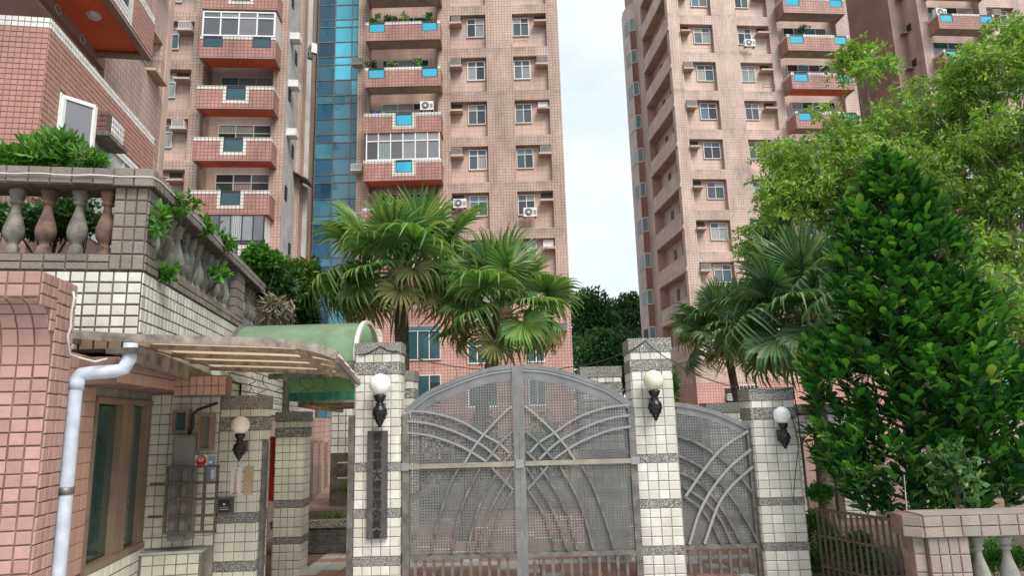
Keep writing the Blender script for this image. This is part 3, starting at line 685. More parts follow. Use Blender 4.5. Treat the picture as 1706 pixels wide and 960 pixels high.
web = window_proto(2.9, 1.5, 'frame_dark', 'pane_grey', 5, 0, .06); place(web, TA, -4.0, -1.18, 11.85)
MB().box(-4.0, -1.1, -1.0, 0, 11.8, 13.3).build('curtain_back', 'curtain', TA)
for i, (v, z) in enumerate(((.55, 23.6), (.55, 20.6), (.55, 17.6))):
    ac(FA, -.54, v+.5, z+.9, f'white air conditioner jutting from the grey flank of the left tower, {["top", "middle", "lowest"][i]} one', AC_W, R(-90))
ac(FA, .05, 2.2, 24.3, 'outdoor fan unit on a black rack between left tower and glass shaft', AC_S, R(-60), 1.1)
MB().prism([(-.54, 2.2, 17.0), (.35, 2.2, 16.5), (.35, 2.2, 16.55), (-.54, 2.2, 17.1)], (0, 1.6, 0)).build('awning', 'concrete_old', TA)

# glass stair shaft
FG = Frame((0, 41.0), 0)
GS = put('glass_shaft', None, None, FG.M, label='tall blue-green glass stair shaft between the left and central towers', cat='glass shaft')
cols_ = [-12.33, -11.21, -10.1, -9.5]; zr = []; z = 1.0
base_z = 29.73
rows_ = [base_z+2.72*3+.0]
zz = base_z + 2.72*3
while zz > 2:
    zr += [zz, zz-1.08, zz-1.63]; zz -= 2.71
fr = MB()
for c in cols_: fr.box(c-.03, c+.03, -.06, .02, 1, 40)
for q in zr: fr.box(cols_[0], cols_[-1], -.05, .0, q-.03, q+.03)
fr.build('frame', 'steel_worn', GS)
MB().box(-12.33, -9.4, .6, .7, 0, 40).build('back_wall', 'curtain_wall_dark', GS)
zr2 = sorted(zr); 
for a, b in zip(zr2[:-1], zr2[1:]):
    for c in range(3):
        mt = 'curtain_wall_dark' if c == 0 else ('curtain_wall_sky_tint' if a > 22.9 else 'curtain_wall_mid')  # upper panes paint in reflected sky; darker tints the dimmer reflections
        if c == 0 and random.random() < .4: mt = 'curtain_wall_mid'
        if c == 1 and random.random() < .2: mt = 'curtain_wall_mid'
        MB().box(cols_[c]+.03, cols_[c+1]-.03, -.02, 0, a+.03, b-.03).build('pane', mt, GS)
    MB().box(-11.72, -11.27, -.035, -.021, a+.04, b-.04).build('reflected_column', 'curtain_wall_mid' if a < 22.9 else 'curtain_wall_sky_tint', GS) if False else None

# ------------------------------------------------------------------ near left block
FB = Frame((-7.87, 10.67), 9.6)
NB = put('apartment_block', None, None, FB.M, label='near left block clad in salmon pink tiles with a white tile band on top', cat='building')
mb = MB(); mb.box(-3.5, 0, 0, 5.18, 0, 9.36)
mb.build('wall', 'grout_pink', NB)
P = FB.pt
wz = 8.27
tiles(NB, P(-1.5, 0, 9.16), FB.e, Z, 1.5, .2, .1, .1, 'tile_trim_white', .012, .014)
tiles(NB, P(0, 0, 9.16), -FB.n, Z, 5.18, .2, .1, .1, 'tile_trim_white', .012, .014)
def wskip(a, b): return (a > .55 and b+6.1 < wz and a < 5.1) or (1.72 < a < 2.56 and 8.0 < b+6.1 < 8.5)
tiles(NB, P(-1.3, 0, 6.3), FB.e, Z, 1.3, 2.86, .1, .1, 'tile_block', .01, .012)
tiles(NB, P(0, 0, 6.1), -FB.n, Z, 5.18, 3.06, .11, .105, 'tile_block', .01, .012, skip=wskip)
# window strip under the side wall
wn = MB(); wn.box(.0, .03, .6, 5.0, wz-.10, wz-.02); wn.box(.0, .06, .6, 5.0, wz-.22, wz-.16); wn.box(0, .03, .55, .62, 6.0, wz-.02); wn.box(0, .03, 5.0, 5.07, 6.0, wz-.02)
for v in (2.0, 3.4): wn.box(.0, .035, v, v+.06, 6.0, wz-.2)
wo_ = wn.build('window', 'frame_white', NB)
for a, b in ((.62, 2.0), (2.06, 3.4), (3.46, 5.0)): MB().box(.004, .014, a, b, 6.0, wz-.22).build('pane', 'pane_white', wo_)
# open sash swung out
q0, q1, q2, q3 = [P(*x) for x in ((.05, .62, wz-.08), (.42, .98, wz-.08), (.42, .98, 7.0), (.05, .62, 7.0))]
sa = MB(); sa.bar(q0, q1, .05, .07); sa.bar(q3, q2, .05, .07); sa.bar(q0, q3, .07, .05, X); sa.bar(q1, q2, .07, .05, X)
so_ = sa.build('open_sash', 'frame_white', NB, world=True); MB().add([q0, q1, q2, q3], [(0,1,2,3)]).build('pane', 'pane_grey', so_, world=True)
# small maroon tiled flower shelf
sh = MB().box(0, .32, 1.72, 2.56, 8.02, 8.46).build('flower_shelf', 'grout_dark', NB)
tiles(NB, P(0, 1.72, 8.02), FB.e, Z, .32, .44, .11, .11, 'tile_maroon', .012, .014)
tiles(NB, P(.32, 1.72, 8.02), -FB.n, Z, .84, .44, .12, .11, 'tile_trim_white', .014, .014, skip=lambda a, b: a < .3)
MB().box(0, .40, 1.66, 2.62, 7.93, 8.02).build('shelf_slab', 'concrete_old', NB)
# upper balcony
ub = MB(); ub.box(-.14, 0, -1.5, 4.62, 11.20, 12.3); ub.box(-1.2, -.14, 4.48, 4.62, 11.20, 12.3); ub.build('upper_parapet', 'grout_pink', NB)
tiles(NB, P(0, 1.4, 11.22), -FB.n, Z, 3.22, .85, .11, .106, 'tile_block', .01, .012, skip=lambda a, b: .45 < a < 1.9)
tiles(NB, P(0, 1.4, 12.08), -FB.n, Z, 3.22, .2, .11, .1, 'tile_trim_white', .012, .014)
tiles(NB, P(0, 1.85, 11.22), -FB.n, Z, 1.45, .85, .11, .106, 'tile_trim_white', .012, .013, skip=lambda a, b: .3 < a < 1.15 and b > .3)
MB().box(.002, .02, 2.15, 3.0, 11.55, 12.05).build('glass_panel', 'pane_teal', NB)
MB().box(-1.19, -.15, -1.5, 4.47, 11.24, 11.30).build('soffit', 'soffit_orange', NB)
MB().box(-.16, .0, -1.5, 4.62, 11.14, 11.20).build('soffit_rim', 'plaster_brown', NB); MB().box(-1.2, -.16, 4.42, 4.62, 11.14, 11.20).build('soffit_rim', 'plaster_brown', NB)
MB().lathe([(.02, -.10), (.12, -.09), (.155, -.03), (.155, 0)], 6, (-.62, 2.9, 11.24)).build('ceiling_lamp', 'ac_white', NB)
MB().box(-1.35, -1.2, -1.5, 5.0, 11.02, 11.3).build('beam', 'plaster_brown', NB)
for v in (2.6, 3.75):
    pts = [(-1.19, v+.13*math.cos(a), 11.12+.09*math.sin(a)) for a in [2*math.pi*i/14 for i in range(15)]]; MB().tube(pts, .014, 5, 0, False).build('vent_ring', 'plaster_pale', NB)
MB().box(-3.5, -1.45, -.2, 5.0, 9.36, 11.3).build('room_wall', 'plaster_brown', NB)
MB().box(-1.44, -1.40, -.6, .9, 9.3, 10.9).build('room_window', 'pane_dark', NB)
# set-back wing with recesses
wsx = -1.2
mb = MB(); zw = [0, 9.0, 10.7, 12.45, 13.9, 15.6, 17.2, 18.8, 30]; yw = [5.0, 5.55, 5.95, 7.0, 8.7, 9.4]
def dW(i, j):
    if i == 3 and j in (1, 3, 5): return 1
    if i == 1 and j == 1: return 1
    return 0
def rel_right(mb, ys, zs, dep, x0, dd, mf):
    for i in range(len(ys)-1):
        for j in range(len(zs)-1):
            d = dd*dep(i, j); a, b, c, e_ = ys[i], ys[i+1], zs[j], zs[j+1]; x = x0-d
            mb.add([(x,a,c),(x,b,c),(x,b,e_),(x,a,e_)], [(0,1,2,3)], mf(d))
            if d: mb.add([(x0,a,c),(x,a,c),(x,a,e_),(x0,a,e_)], [(0,1,2,3)], 0); mb.add([(x0,b,c),(x,b,c),(x,b,e_),(x0,b,e_)], [(3,2,1,0)], 0); mb.add([(x0,a,e_),(x,a,e_),(x,b,e_),(x0,b,e_)], [(0,1,2,3)], 0); mb.add([(x0,a,c),(x,a,c),(x,b,c),(x0,b,c)], [(3,2,1,0)], 0)
rel_right(mb, yw, zw, dW, wsx, .45, lambda d: 1 if d else 0)
mb.add([(wsx,9.4,0),(wsx-4,9.4,0),(wsx-4,9.4,30),(wsx,9.4,30)], [(0,1,2,3)], 0)
mb.add([(wsx,5.0,0),(wsx-4,5.0,0),(wsx-4,5.0,30),(wsx,5.0,30)], [(0,3,2,1)], 0)
mb.build('wing_wall', ['tower_tile_pale', 'plaster_pink'], NB)
for z in (12.45, 9.6, 15.6): MB().box(wsx-.4, wsx+.25, 7.6, 8.6, z+.0, z+.08).build('ledge', 'plaster_pink', NB)
for z in (11.2, 14.2): MB().box(wsx-.44, wsx-.40, 7.1, 7.6, z-.6, z+.5).build('window', 'pane_grey', NB)
MB().box(wsx+.001, wsx+.03, 9.0, 9.4, 9, 26).build('corner_strip', 'plaster_pink', NB)
ac(FB, wsx-.25, 7.65, 12.55, 'grey air conditioner hanging high on the set-back wing beyond the near left block', AC_G, R(90))
ac(FB, wsx-.2, 8.35, 11.0, 'white air conditioner in the lower recess above the white tile band, far left', AC_W, R(90))

# ------------------------------------------------------------------ terrace with balustrade
FT = Frame((-3.6, 6.55), 9.6)
Q = FT.pt
TE = put('terrace', None, None, FT.M, label='raised terrace wall clad in square white tiles above the guard room', cat='terrace')
mb = MB(); mb.box(-4, -.06, .06, 16, 3.04, 4.02); mb.box(-4, -.10, 1.95, 16, 2.5, 3.04); mb.build('wall', 'grout_dark', TE)
MB().box(-4, -.10, 1.95, 22, 0, 2.5).build('lower_wall', 'tower_tile_pale', TE)
tiles(TE, Q(-1.75, .06, 3.06), FT.e, Z, 1.69, .78, .13, .115, 'tile_white', .017, .014)
tiles(TE, Q(-.06, .06, 2.98), -FT.n, Z, 4.6, .86, .115, .115, 'tile_white', .014, .012)
tiles(TE, Q(-.06, 4.66, 2.5), -FT.n, Z, 10, 1.34, .12, .12, 'tile_white', .014, .012)
tiles(TE, Q(-.10, 1.96, 2.5), -FT.n, Z, 2.7, .48, .12, .12, 'tile_cream', .014, .012)
BA = put('balustrade', None, None, FT.M, label='old stone-tiled balustrade with urn balusters on the left terrace', cat='balustrade')
st = 'tile_stone'
mb = MB(); mb.box(-4, -.05, .05, .40, 3.845, 4.01); mb.box(-.40, -.05, .40, 16, 3.845, 4.01)
mb.box(-4, -.01, .01, .43, 4.715, 4.895); mb.box(-.43, -.01, .43, 16, 4.715, 4.895)
mb.box(-.37, -.06, .06, .37, 4.01, 4.715)
for v in (4.0, 9.5): mb.box(-.37, -.06, v, v+.5, 4.01, 4.715)
mb.build('core', 'grout_dark', BA)
tiles(BA, Q(-1.75, .01, 4.72), FT.e, Z, 1.38, .175, .20, .0875, st, .012, .016, 'stone_tile'); tiles(BA, Q(-.37, -.01, 4.70), FT.e, Z, .38, .20, .19, .10, st, .012, .018, 'stone_tile')
tiles(BA, Q(-.01, .01, 4.72), -FT.n, Z, 9.0, .175, .115, .0875, st, .010, .016, 'stone_tile')
tiles(BA, Q(-1.75, .05, 3.85), FT.e, Z, 1.38, .16, .20, .08, st, .012, .014, 'stone_tile'); tiles(BA, Q(-.37, .045, 3.85), FT.e, Z, .32, .16, .107, .16, st, .012, .014, 'stone_tile')
tiles(BA, Q(-.05, .05, 3.85), -FT.n, Z, 8.0, .16, .115, .08, st, .010, .014, 'stone_tile')
tiles(BA, Q(-.37, .06, 4.015), FT.e, Z, .31, .70, .103, .14, st, .012, .014, 'stone_tile')
tiles(BA, Q(-.06, .06, 4.015), -FT.n, Z, .31, .70, .103, .14, st, .012, .014, 'stone_tile')
tiles(BA, Q(-.37, 4.0, 4.015), FT.e, Z, .31, .70, .103, .14, st, .012, .014, 'stone_tile')
tiles(BA, Q(-.06, 4.0, 4.015), -FT.n, Z, .5, .70, .12, .14, st, .012, .014, 'stone_tile')
PROF = [(.085, 0), (.085, .05), (.075, .055), (.075, .10), (.05, .115), (.045, .135), (.062, .16), (.085, .20), (.096, .25), (.092, .30), (.074, .37), (.050, .45), (.037, .52), (.036, .545), (.058, .555), (.06, .58), (.045, .59), (.075, .61), (.078, .65), (.09, .66), (.09, .71)]
SQ = [1, 1, 1, 1] + [0]*12 + [0, 1, 1, 1, 1]
def prof(scale): return [(r*.72 if q else r, z*scale) for (r, z), q in zip(PROF, SQ)]
BMESH = {n: MB().lathe(prof(.99), 16, sq=SQ).mesh('baluster', n, True) for n in ('concrete_old', 'concrete_rust', 'concrete_light')}
for q in BMESH.values():
    q.polygons.foreach_set('use_smooth', [len(p.vertices) == 4 for p in q.polygons])
fu = [-1.66, -1.33, -1.04, -.75, -.485]
for i, u in enumerate(fu): put('baluster', BMESH['concrete_rust' if i % 2 == 0 else 'concrete_old'], BA, T(u, .20, 4.01))
v = .62; i = 0
while v < 9.4:
    if not (3.85 < v < 4.65): put('baluster', BMESH[('concrete_light', 'concrete_old', 'concrete_light')[i % 3]], BA, T(-.20, v, 4.01))
    v += .285; i += 1
# white cable along the terrace cap
pts = [Q(-1.7+.14*i, -.03, 4.80+.006*math.sin(i*1.7)) for i in range(12)] + [Q(0, -.03, 4.80)] + [Q(.03, .1+.5*i, 4.80+.008*math.sin(i*2.1)) for i in range(9)]
MB().tube(pts, .008, 5).build('cable', 'cable_white', None, True, label='pale cable running along the cap of the terrace balustrade', cat='cable')

# ------------------------------------------------------------------ pink pilaster with coved cap
FP = Frame((-3.75, 5.5), 9.6); U = FP.pt
PI_ = put('pilaster', None, None, FP.M, label='rough pink tiled pilaster with coved overhanging cap at the left edge', cat='pilaster')
arc = [(-.27+.27*math.sin(a), 2.83+.50*math.cos(a)) for a in [i*math.pi/2/5 for i in range(6)]]
pf = [(-.27, 3.55)] + arc + [(0, 0), (.33, 0), (.33, 3.55)]
MB().prism([(-1.3, a, b) for a, b in pf], (1.3, 0, 0)).build('core', 'grout_pink', PI_)
def inside(v, z):
    if v >= 0 or z > 3.33: return True
    if z < 2.83: return False
    a = math.asin(min(1, max(-1, (v+.27)/.27))); return z > 2.83 + .5*math.cos(a)
tiles(PI_, U(-1.2, -.27, 3.34), FP.e, Z, 1.2, .21, .118, .105, 'tile_pink', .012, .012)
for k in range(5):
    (a, b), (c, d_) = arc[k+1], arc[k]; Vd = Vector(U(0, c, d_)) - Vector(U(0, a, b)); L_ = Vd.length
    tiles(PI_, U(-1.2, a, b), FP.e, Vd, 1.2, L_, .118, L_, 'tile_pink', .012, .010)
tiles(PI_, U(-1.2, 0, .07), FP.e, Z, 1.2, 2.76, .118, .105, 'tile_pink', .013, .013, jit=.003)
tiles(PI_, U(0, 0, .07), -FP.n, Z, .33, 3.48, .082, .105, 'tile_pink', .010, .012, jit=.003)
tiles(PI_, U(0, -.27, 2.83), -FP.n, Z, .27, .72, .09, .09, 'tile_pink', .010, .012, skip=lambda a, b: not inside(a-.27, b+2.83))

# ------------------------------------------------------------------ guard room under the terrace
GH = put('guard_room', None, None, FT.M, label='guard room with brown-framed sliding window under the white terrace', cat='guard room')
uw = -.45
vA = FT.side(147, 800, uw)[0]; vB = FT.side(268, 800, uw)[0]
zt, zb = 2.62, .97
mb = MB(); mb.box(-3, uw, -.75, vA, 0, 3.0); mb.build('pink_wall', 'grout_pink', GH)
tiles(GH, Q(uw, -.75, 1.0), -FT.n, Z, vA+.75, 2.0, .145, .145, 'tile_salmon', .006, .008)
mb = MB(); mb.box(-3, uw, vA, 1.75, 0, zb); mb.box(-3, uw, vB, 1.75, zb, 3.0); mb.box(-3, uw, vA, vB, zt, 3.0); mb.box(-3, .33, 1.75, 2.0, 0, 2.72); mb.build('tile_wall', 'grout_light', GH)
tiles(GH, Q(uw+.03, vA-.3, .15), -FT.n, Z, 1.75-vA+.3, zb-.15, .16, .12, 'tile_cream', .012, .01); MB().box(uw, uw+.03, vA-.3, 1.75, 0, zb-.01).build('sill_wall', 'grout_dark', GH)
tiles(GH, Q(uw, vB+.02, zb), -FT.n, Z, 1.75-vB-.02, zt-zb+.05, .12, .12, 'tile_cream', .012, .01)
tiles(GH, Q(uw, 1.75, .95), FT.e, Z, .78, 1.75, .12, .12, 'tile_cream', .009, .01)
tiles(GH, Q(uw+.06, 1.60, .1), FT.e, Z, .62, .80, .12, .12, 'tile_cream', .012, .01); MB().box(uw, uw+.7, 1.60, 1.75, 0, .90).build('low_wall', 'grout_light', GH); MB().box(uw-.01, uw+.71, 1.58, 1.75, .902, .93).build('low_wall_top', 'stone_pale', GH)
MB().box(uw-1.2, uw-1.1, vA, vB, zb, zt).build('room_back', 'plaster_brown', GH)
fr = MB(); L = vB-vA
fr.box(uw-.08, uw+.03, vA, vB, zt-.06, zt); fr.box(uw-.08, uw+.04, vA, vB, zb, zb+.07)
for a, b in ((vA, vA+.05), (vA+L*.32, vA+L*.40), (vA+L*.40+.012, vA+L*.46), (vA+L*.66, vA+L*.70), (vA+L*.71, vA+L*.75), (vB-.05, vB)): fr.box(uw-.07, uw+.02, a, b, zb+.07, zt-.06)
wn = fr.build('window', 'frame_bronze', GH)
for (a, b, mt, o) in ((vA+.05, vA+L*.32, 'pane_green', -.05), (vA+L*.46, vA+L*.66, 'pane_green', -.04), (vA+L*.75, vB-.05, 'pane_frosted', -.03)):
    MB().box(uw+o-.01, uw+o, a, b, zb+.08, zt-.07).build('pane', mt, wn)
# wooden eave (cornice) with salmon tiles
mb = MB(); mb.box(uw-.2, -.115, -.22, 1.72, 2.72, 2.97); mb.box(-.115, .46, 1.45, 1.72, 2.66, 2.90); mb.build('eave', 'grout_pink', GH)
tiles(GH, Q(-.115, -.22, 2.73), -FT.n, Z, 1.94, .24, .085, .12, 'tile_salmon', .008, .01)
tiles(GH, Q(-.115, 1.45, 2.67), FT.e, Z, .57, .22, .085, .11, 'tile_salmon', .008, .01)
# vent windows, grey cabinet, door grille
def fbox(px0, py0, px1, py1, Y, th=.04):
    a, b = at(px0, py1, Y), at(px1, py0, Y); return a.x, b.x, min(a.z, b.z), max(a.z, b.z)
for (r_, nm, mt) in (((290, 683, 318, 722), 'vent_window', 'pane_teal'), ((331, 690, 358, 752), 'vent_window', 'pane_frosted')):
    a, b, c, d_ = fbox(*r_, 8.16); f2 = MB(); f2.box(a, b, 8.10, 8.20, c, c+.03); f2.box(a, b, 8.10, 8.20, d_-.03, d_); f2.box(a, a+.03, 8.101, 8.199, c+.03, d_-.03); f2.box(b-.03, b, 8.101, 8.199, c+.03, d_-.03)
    o = f2.build(nm, 'frame_bronze', GH, world=True); MB().box(a+.03, b-.03, 8.14, 8.16, c+.03, d_-.03).build('pane', mt, o, world=True)
a, b, c, d_ = fbox(285, 726, 327, 900, 8.1)
o = MB().box(a, b, 8.0, 8.2, c, d_).build('meter_cabinet', 'metal_grey', None, label='tall plain grey metal cabinet behind the dark grille by the guard window', cat='cabinet')
MB().box(a+.02, b-.02, 7.985, 8.0, c+.02, d_-.02).build('door', 'metal_grey', o, world=True)
a, b, c, d_ = fbox(273, 777, 363, 889, 7.95)
o = put('grille', None, None, T(a, 7.95, c), label='dark brown square-barred metal grille beside the lamp pillar', cat='grille')
for i in range(5):
    x = a+(b-a)*i/4; MB().box(x-.014, x+.014, 7.935, 7.965, c, d_).build('bar', 'steel_brown', o, world=True)
for i in range(5):
    z = c+(d_-c)*i/4; MB().box(a-.014 - (.17 if i in (1, 3) else 0), b+.014, 7.932, 7.968, z-.014, z+.014).build('bar', 'steel_brown', o, world=True)
def flat(px0, py0, px1, py1, Y, mat, label, cat, name, th=.004):
    a, b, c, d_ = fbox(px0, py0, px1, py1, Y); return MB().box(a, b, Y-th, Y, c, d_).build(name, mat, None, label=label, cat=cat), (a, b, c, d_)
# stickers on the wall
o, (a, b, c, d_) = flat(325, 759, 346, 777, 8.06, 'paper_white', 'small sticker with a red scalloped flower on the tiles above the grille', 'sticker', 'sticker')
n = 18; cx, cz, r = (a+b)/2, (c+d_)/2, (b-a)/2
MB().add([(cx+(r*(1 if k % 2 else .84))*math.cos(k*math.pi/n), 8.052, cz+(r*(1 if k % 2 else .84))*math.sin(k*math.pi/n)) for k in range(2*n)], [tuple(range(2*n-1, -1, -1))]).build('red_flower', 'red_paint', o, world=True)
for k in range(5):
    an = math.pi*(.15+.175*k); MB().bar((cx+.2*r*math.cos(an), 8.049, cz-.2*r), (cx+.75*r*math.cos(an), 8.049, cz+.7*r*math.sin(an)), .003, .012, (0, 1, 0)).build('stripe', 'paper_white', o, world=True)
o, (a, b, c, d_) = flat(347, 760, 359, 776, 8.06, 'paper_blue', 'little blue and white sticker beside the red flower sticker', 'sticker', 'sticker')
MB().box(a+.008, b-.03, 8.052, 8.056, c+.02, c+.05).build('white_patch', 'paper_white', o, world=True)
o, (a, b, c, d_) = flat(344, 780, 359, 802, 8.06, 'paper_blue', 'pale notice with small picture behind the upper right grille squares', 'notice', 'notice')
MB().box(a+.05, b-.01, 8.052, 8.056, c+.02, d_-.02).build('picture', 'paper_white', o, world=True)

# ------------------------------------------------------------------ text helper
def text_mesh(s, size, mat, depth=.004):
    cu = bpy.data.curves.new('txt', 'FONT'); cu.body = s; cu.size = size; cu.extrude = depth; cu.align_x = 'CENTER'; cu.align_y = 'CENTER'; cu.resolution_u = 2
    o = bpy.data.objects.new('txt', cu); COL.objects.link(o)
    dg = bpy.context.evaluated_depsgraph_get(); me = bpy.data.meshes.new_from_object(o.evaluated_get(dg)); bpy.data.objects.remove(o)
    me.materials.clear(); me.materials.append(MAT[mat]); me.name = 'character'
    if len(me.vertices):
        co = np.empty(len(me.vertices)*3); me.vertices.foreach_get('co', co); co = co.reshape(-1, 3)
        co[:, 0] -= (co[:, 0].max()+co[:, 0].min())/2; co[:, 1] -= (co[:, 1].max()+co[:, 1].min())/2; me.vertices.foreach_set('co', co.ravel())
    return me
def letter(s, size, mat, parent, x, y, z, sx=1.0, name='character', rz=0, depth=.003, bold=0):
    me = text_mesh(s, size, mat, depth)
    M = T(x, y, z, rz) @ Matrix.Rotation(R(90), 4, 'X') @ Matrix.Diagonal((sx, 1, 1, 1))
    return put(name, me, parent, M, world=True)

# ------------------------------------------------------------------ tiled pillars
def pillar(label, x0, x1, yf, d, ztop, bands, cols, white='tile_white', sides='LR', yaw=0):
    P0 = (x0, yf); F = Frame(P0, yaw); w_ = (x1-x0)
    o = put('gate_pillar', None, None, F.M, label=label, cat='pillar')
    MB().box(0, w_, 0, d, 0, ztop-.01).build('core', 'grout_light', o)
    segs = []; z = GZ-.02
    for (a, b) in sorted(bands):
        if a > z: segs.append((z, a))
        z = b
    for (a, b) in bands:
        e = .016 if b > ztop-.6 else .012
        if b >= ztop-.001: MB().box(-.022, w_+.022, -.022, d+.022, a, b).build('cap', 'granite', o)
        else:
            MB().box(-e, w_+e, -e, d+e, a+.004, b-.004).build('granite_band', 'granite', o)
    for (a, b) in segs:
        if b > ztop: continue
        rows = max(1, round((b-a)/.121)); pv = (b-a)/rows
        tiles(o, F.pt(0, 0, a), F.e, Z, w_, b-a, w_/cols, pv, white, .008, .012)
        if 'R' in sides: tiles(o, F.pt(w_, 0, a), -F.n, Z, d, b-a, .12, pv, white, .008, .012)
        if 'L' in sides: tiles(o, F.pt(0, d, a), F.n, Z, d, b-a, .12, pv, white, .008, .012)
    return o
B4 = [(.460, .576), (1.060, 1.176), (1.655, 1.770)]
pillar('tall white tiled gate pillar carrying the dark vertical name board', -2.18, -1.575, 9.4, .36, 3.39, B4 + [(2.948, 3.112), (3.234, 3.39)], 5)
pillar('tall white tiled pillar between the arched gate and the small side gate', 1.635, 2.195, 9.6, .62, 3.37, B4 + [(2.905, 3.063), (3.175, 3.37)], 4, yaw=-2)
pillar('shorter white tiled pillar right of the small side gate, beside the brown fence', 3.27, 3.86, 9.6, .45, 2.63, [(.470, .577), (1.053, 1.154), (2.196, 2.351), (2.458, 2.63)], 4)
pillar('cream tiled pillar with lamp and notices next to the guard room grille', -3.59, -3.10, 8.4, .34, 2.67, [(.640, .751), (1.184, 1.296), (2.251, 2.411), (2.509, 2.67)], 4, 'tile_cream')
pillar('narrow cream tiled pillar standing behind under the green canopy', -3.655, -3.235, 10.6, .34, 2.50, [(.568, .664), (1.083, 1.191), (2.119, 2.258), (2.356, 2.50)], 4, 'tile_cream')
a = at(672, 618, 11.2); b = at(689, 618, 11.2)
pillar('back pillar peeping out right of the name board pillar', a.x-.35, b.x, 11.2, .45, a.z, [(.46, .57), (1.06, 1.17), (1.65, 1.77), (a.z-.45, a.z-.30), (a.z-.17, a.z)], 4)
a = at(968, 612, 11.0); b = at(1033, 612, 11.0)
pillar('back pillar behind the right shoulder of the arched gate', a.x, b.x, 11.0, .45, a.z, [(.46, .57), (1.06, 1.17), (1.65, 1.77), (a.z-.42, a.z-.26), (a.z-.17, a.z)], 5)
a = at(1178, 672, 12.0); b = at(1242, 672, 12.0)
pillar('low distant pillar seen through the small side gate', a.x, b.x, 12.0, .45, a.z, [(.46, .57), (1.06, 1.17), (a.z-.17, a.z)], 4)

# ------------------------------------------------------------------ globe lamps
def lamp(x, y, z, rg, mat, label):
    o = thing('wall_lamp', label, 'lamp', (x, y, z), 0, 'globe lamps on the gate pillars')
    n = 22; pr = [(max(.002, rg*math.sin(a)), -rg*math.cos(a)) for a in [i*math.pi/12 for i in range(13)]]
    MB().lathe(pr, n).build('globe', mat, o, True)
    s = rg/.14
    b = MB(); pr = [(.010, -.53), (.022, -.515), (.03, -.49), (.055, -.455), (.052, -.43), (.082, -.40), (.092, -.36), (.094, -.32), (.080, -.285), (.052, -.262), (.058, -.25), (.045, -.238), (.042, -.215), (.055, -.205), (.075, -.165), (.082, -.135), (.066, -.128)]
    b.lathe([(r*s, q*s*1.03) for r, q in pr], 14)
    for k in range(9):       # cast leaf relief
        an = k*2*math.pi/9
        for (rr, q, sz) in ((.085, -.36, .022), (.068, -.42, .018), (.048, -.24, .014), (.034, -.475, .012), (.066, -.30, .014)):
            c = Vector((rr*s*math.cos(an+q*9), rr*s*math.sin(an+q*9), q*s*1.03)); b.lathe([(.001, -sz), (sz*.7, -sz*.4), (sz*.75, sz*.4), (.001, sz)], 5, c)
    b.build('bracket', 'iron_black', o, True)
    MB().box(-.05*s, .05*s, .03, .16, -.42*s, -.24*s).build('mount', 'iron_black', o)
lamp(-1.80, 9.17, 2.80, .145, 'globe_white', 'clean white globe lamp on black bracket above the vertical name board')
lamp(1.895, 9.38, 2.765, .14, 'globe_dirty', 'weathered yellow-stained globe lamp on the pillar right of the arched gate')
lamp(3.615, 9.42, 2.25, .115, 'globe_white', 'smaller white globe lamp on the pillar by the brown fence')
lamp(-3.245, 8.17, 2.315, .105, 'globe_cream', 'cream globe lamp on the left pillar above the little notice')

# ------------------------------------------------------------------ name board
o = put('name_board', None, None, T(-1.86, 9.36, .84), label='tall dark board with black vertical Chinese lettering on the left gate pillar', cat='sign')
c0 = at(614, 720, 9.33); c1 = at(643, 720, 9.33); cb_ = at(624, 898, 9.33)
bx0, bx1, bz0_, bz1_ = -1.985, -1.735, cb_.z, c0.z
MB().box(bx0, bx1, 9.335, 9.385, bz0_, bz1_).build('board', 'sign_wood', o, world=True)
e = MB(); e.box(bx0-.008, bx0, 9.328, 9.386, bz0_, bz1_); e.box(bx1, bx1+.008, 9.328, 9.386, bz0_, bz1_); e.box(bx0-.008, bx1+.008, 9.328, 9.386, bz1_, bz1_+.008); e.box(bx0-.008, bx1+.008, 9.328, 9.386, bz0_-.008, bz0_); e.build('edge', 'sign_wood', o, world=True)
chars = '碧瑤尊爵大樓管理委員會'
for i, ch in enumerate(chars):
    z = bz1_ - .065 - (bz1_-bz0_-.12)*(i+.0)/(len(chars)-1)
    for dx in (0, .0035): letter(ch, .125, 'sign_ink', o, (bx0+bx1)/2+dx, 9.332-dx*.2, z, 1.02) if dx == 0 else letter(ch, .125, 'sign_ink', o, (bx0+bx1)/2+dx, 9.3335, z+.002, 1.02)

# notices on the lamp pillar
Yp = 8.385
o, (a, b, c, d_) = flat(383, 779, 403, 825, Yp, 'paper_white', 'narrow white notice with vertical red-orange characters under the left lamp', 'notice', 'notice', .006)
for i, ch in enumerate(['24', '小', '時', '錄', '影', '監', '視']):
    letter(ch, .046, 'orange_paint', o, (a+b)/2, Yp-.008, d_-.035-.042*i, .9, depth=.0005)
MB().box(a+.03, b-.03, Yp-.008, Yp-.006, c+.012, c+.018).build('small_print', 'frame_dark', o, world=True)
flat(406, 778, 423, 825, Yp-.004, 'board_tan', 'blank tan board beside the red lettered notice', 'board', 'blank_board', .012)
o, (a, b, c, d_) = flat(363, 830, 391, 856, Yp, 'steel_worn', 'small steel intercom box with dark screen at the foot of the notices', 'intercom', 'intercom', .05)
MB().box(a+.03, b-.035, Yp-.056, Yp-.05, c+.02, d_-.015).build('screen', 'frame_dark', o, world=True)
MB().box(a-.01, b+.01, Yp-.065, Yp, d_, d_+.012).build('hood', 'steel_worn', o, world=True)
mx_ = (a+b)/2-.003; MB().add([(mx_-.02, Yp-.058, d_-.05), (mx_, Yp-.058, d_-.085), (mx_+.02, Yp-.058, d_-.05), (mx_, Yp-.058, d_-.06)], [(0, 1, 2, 3)]).build('mark', 'paper_white', o, world=True)
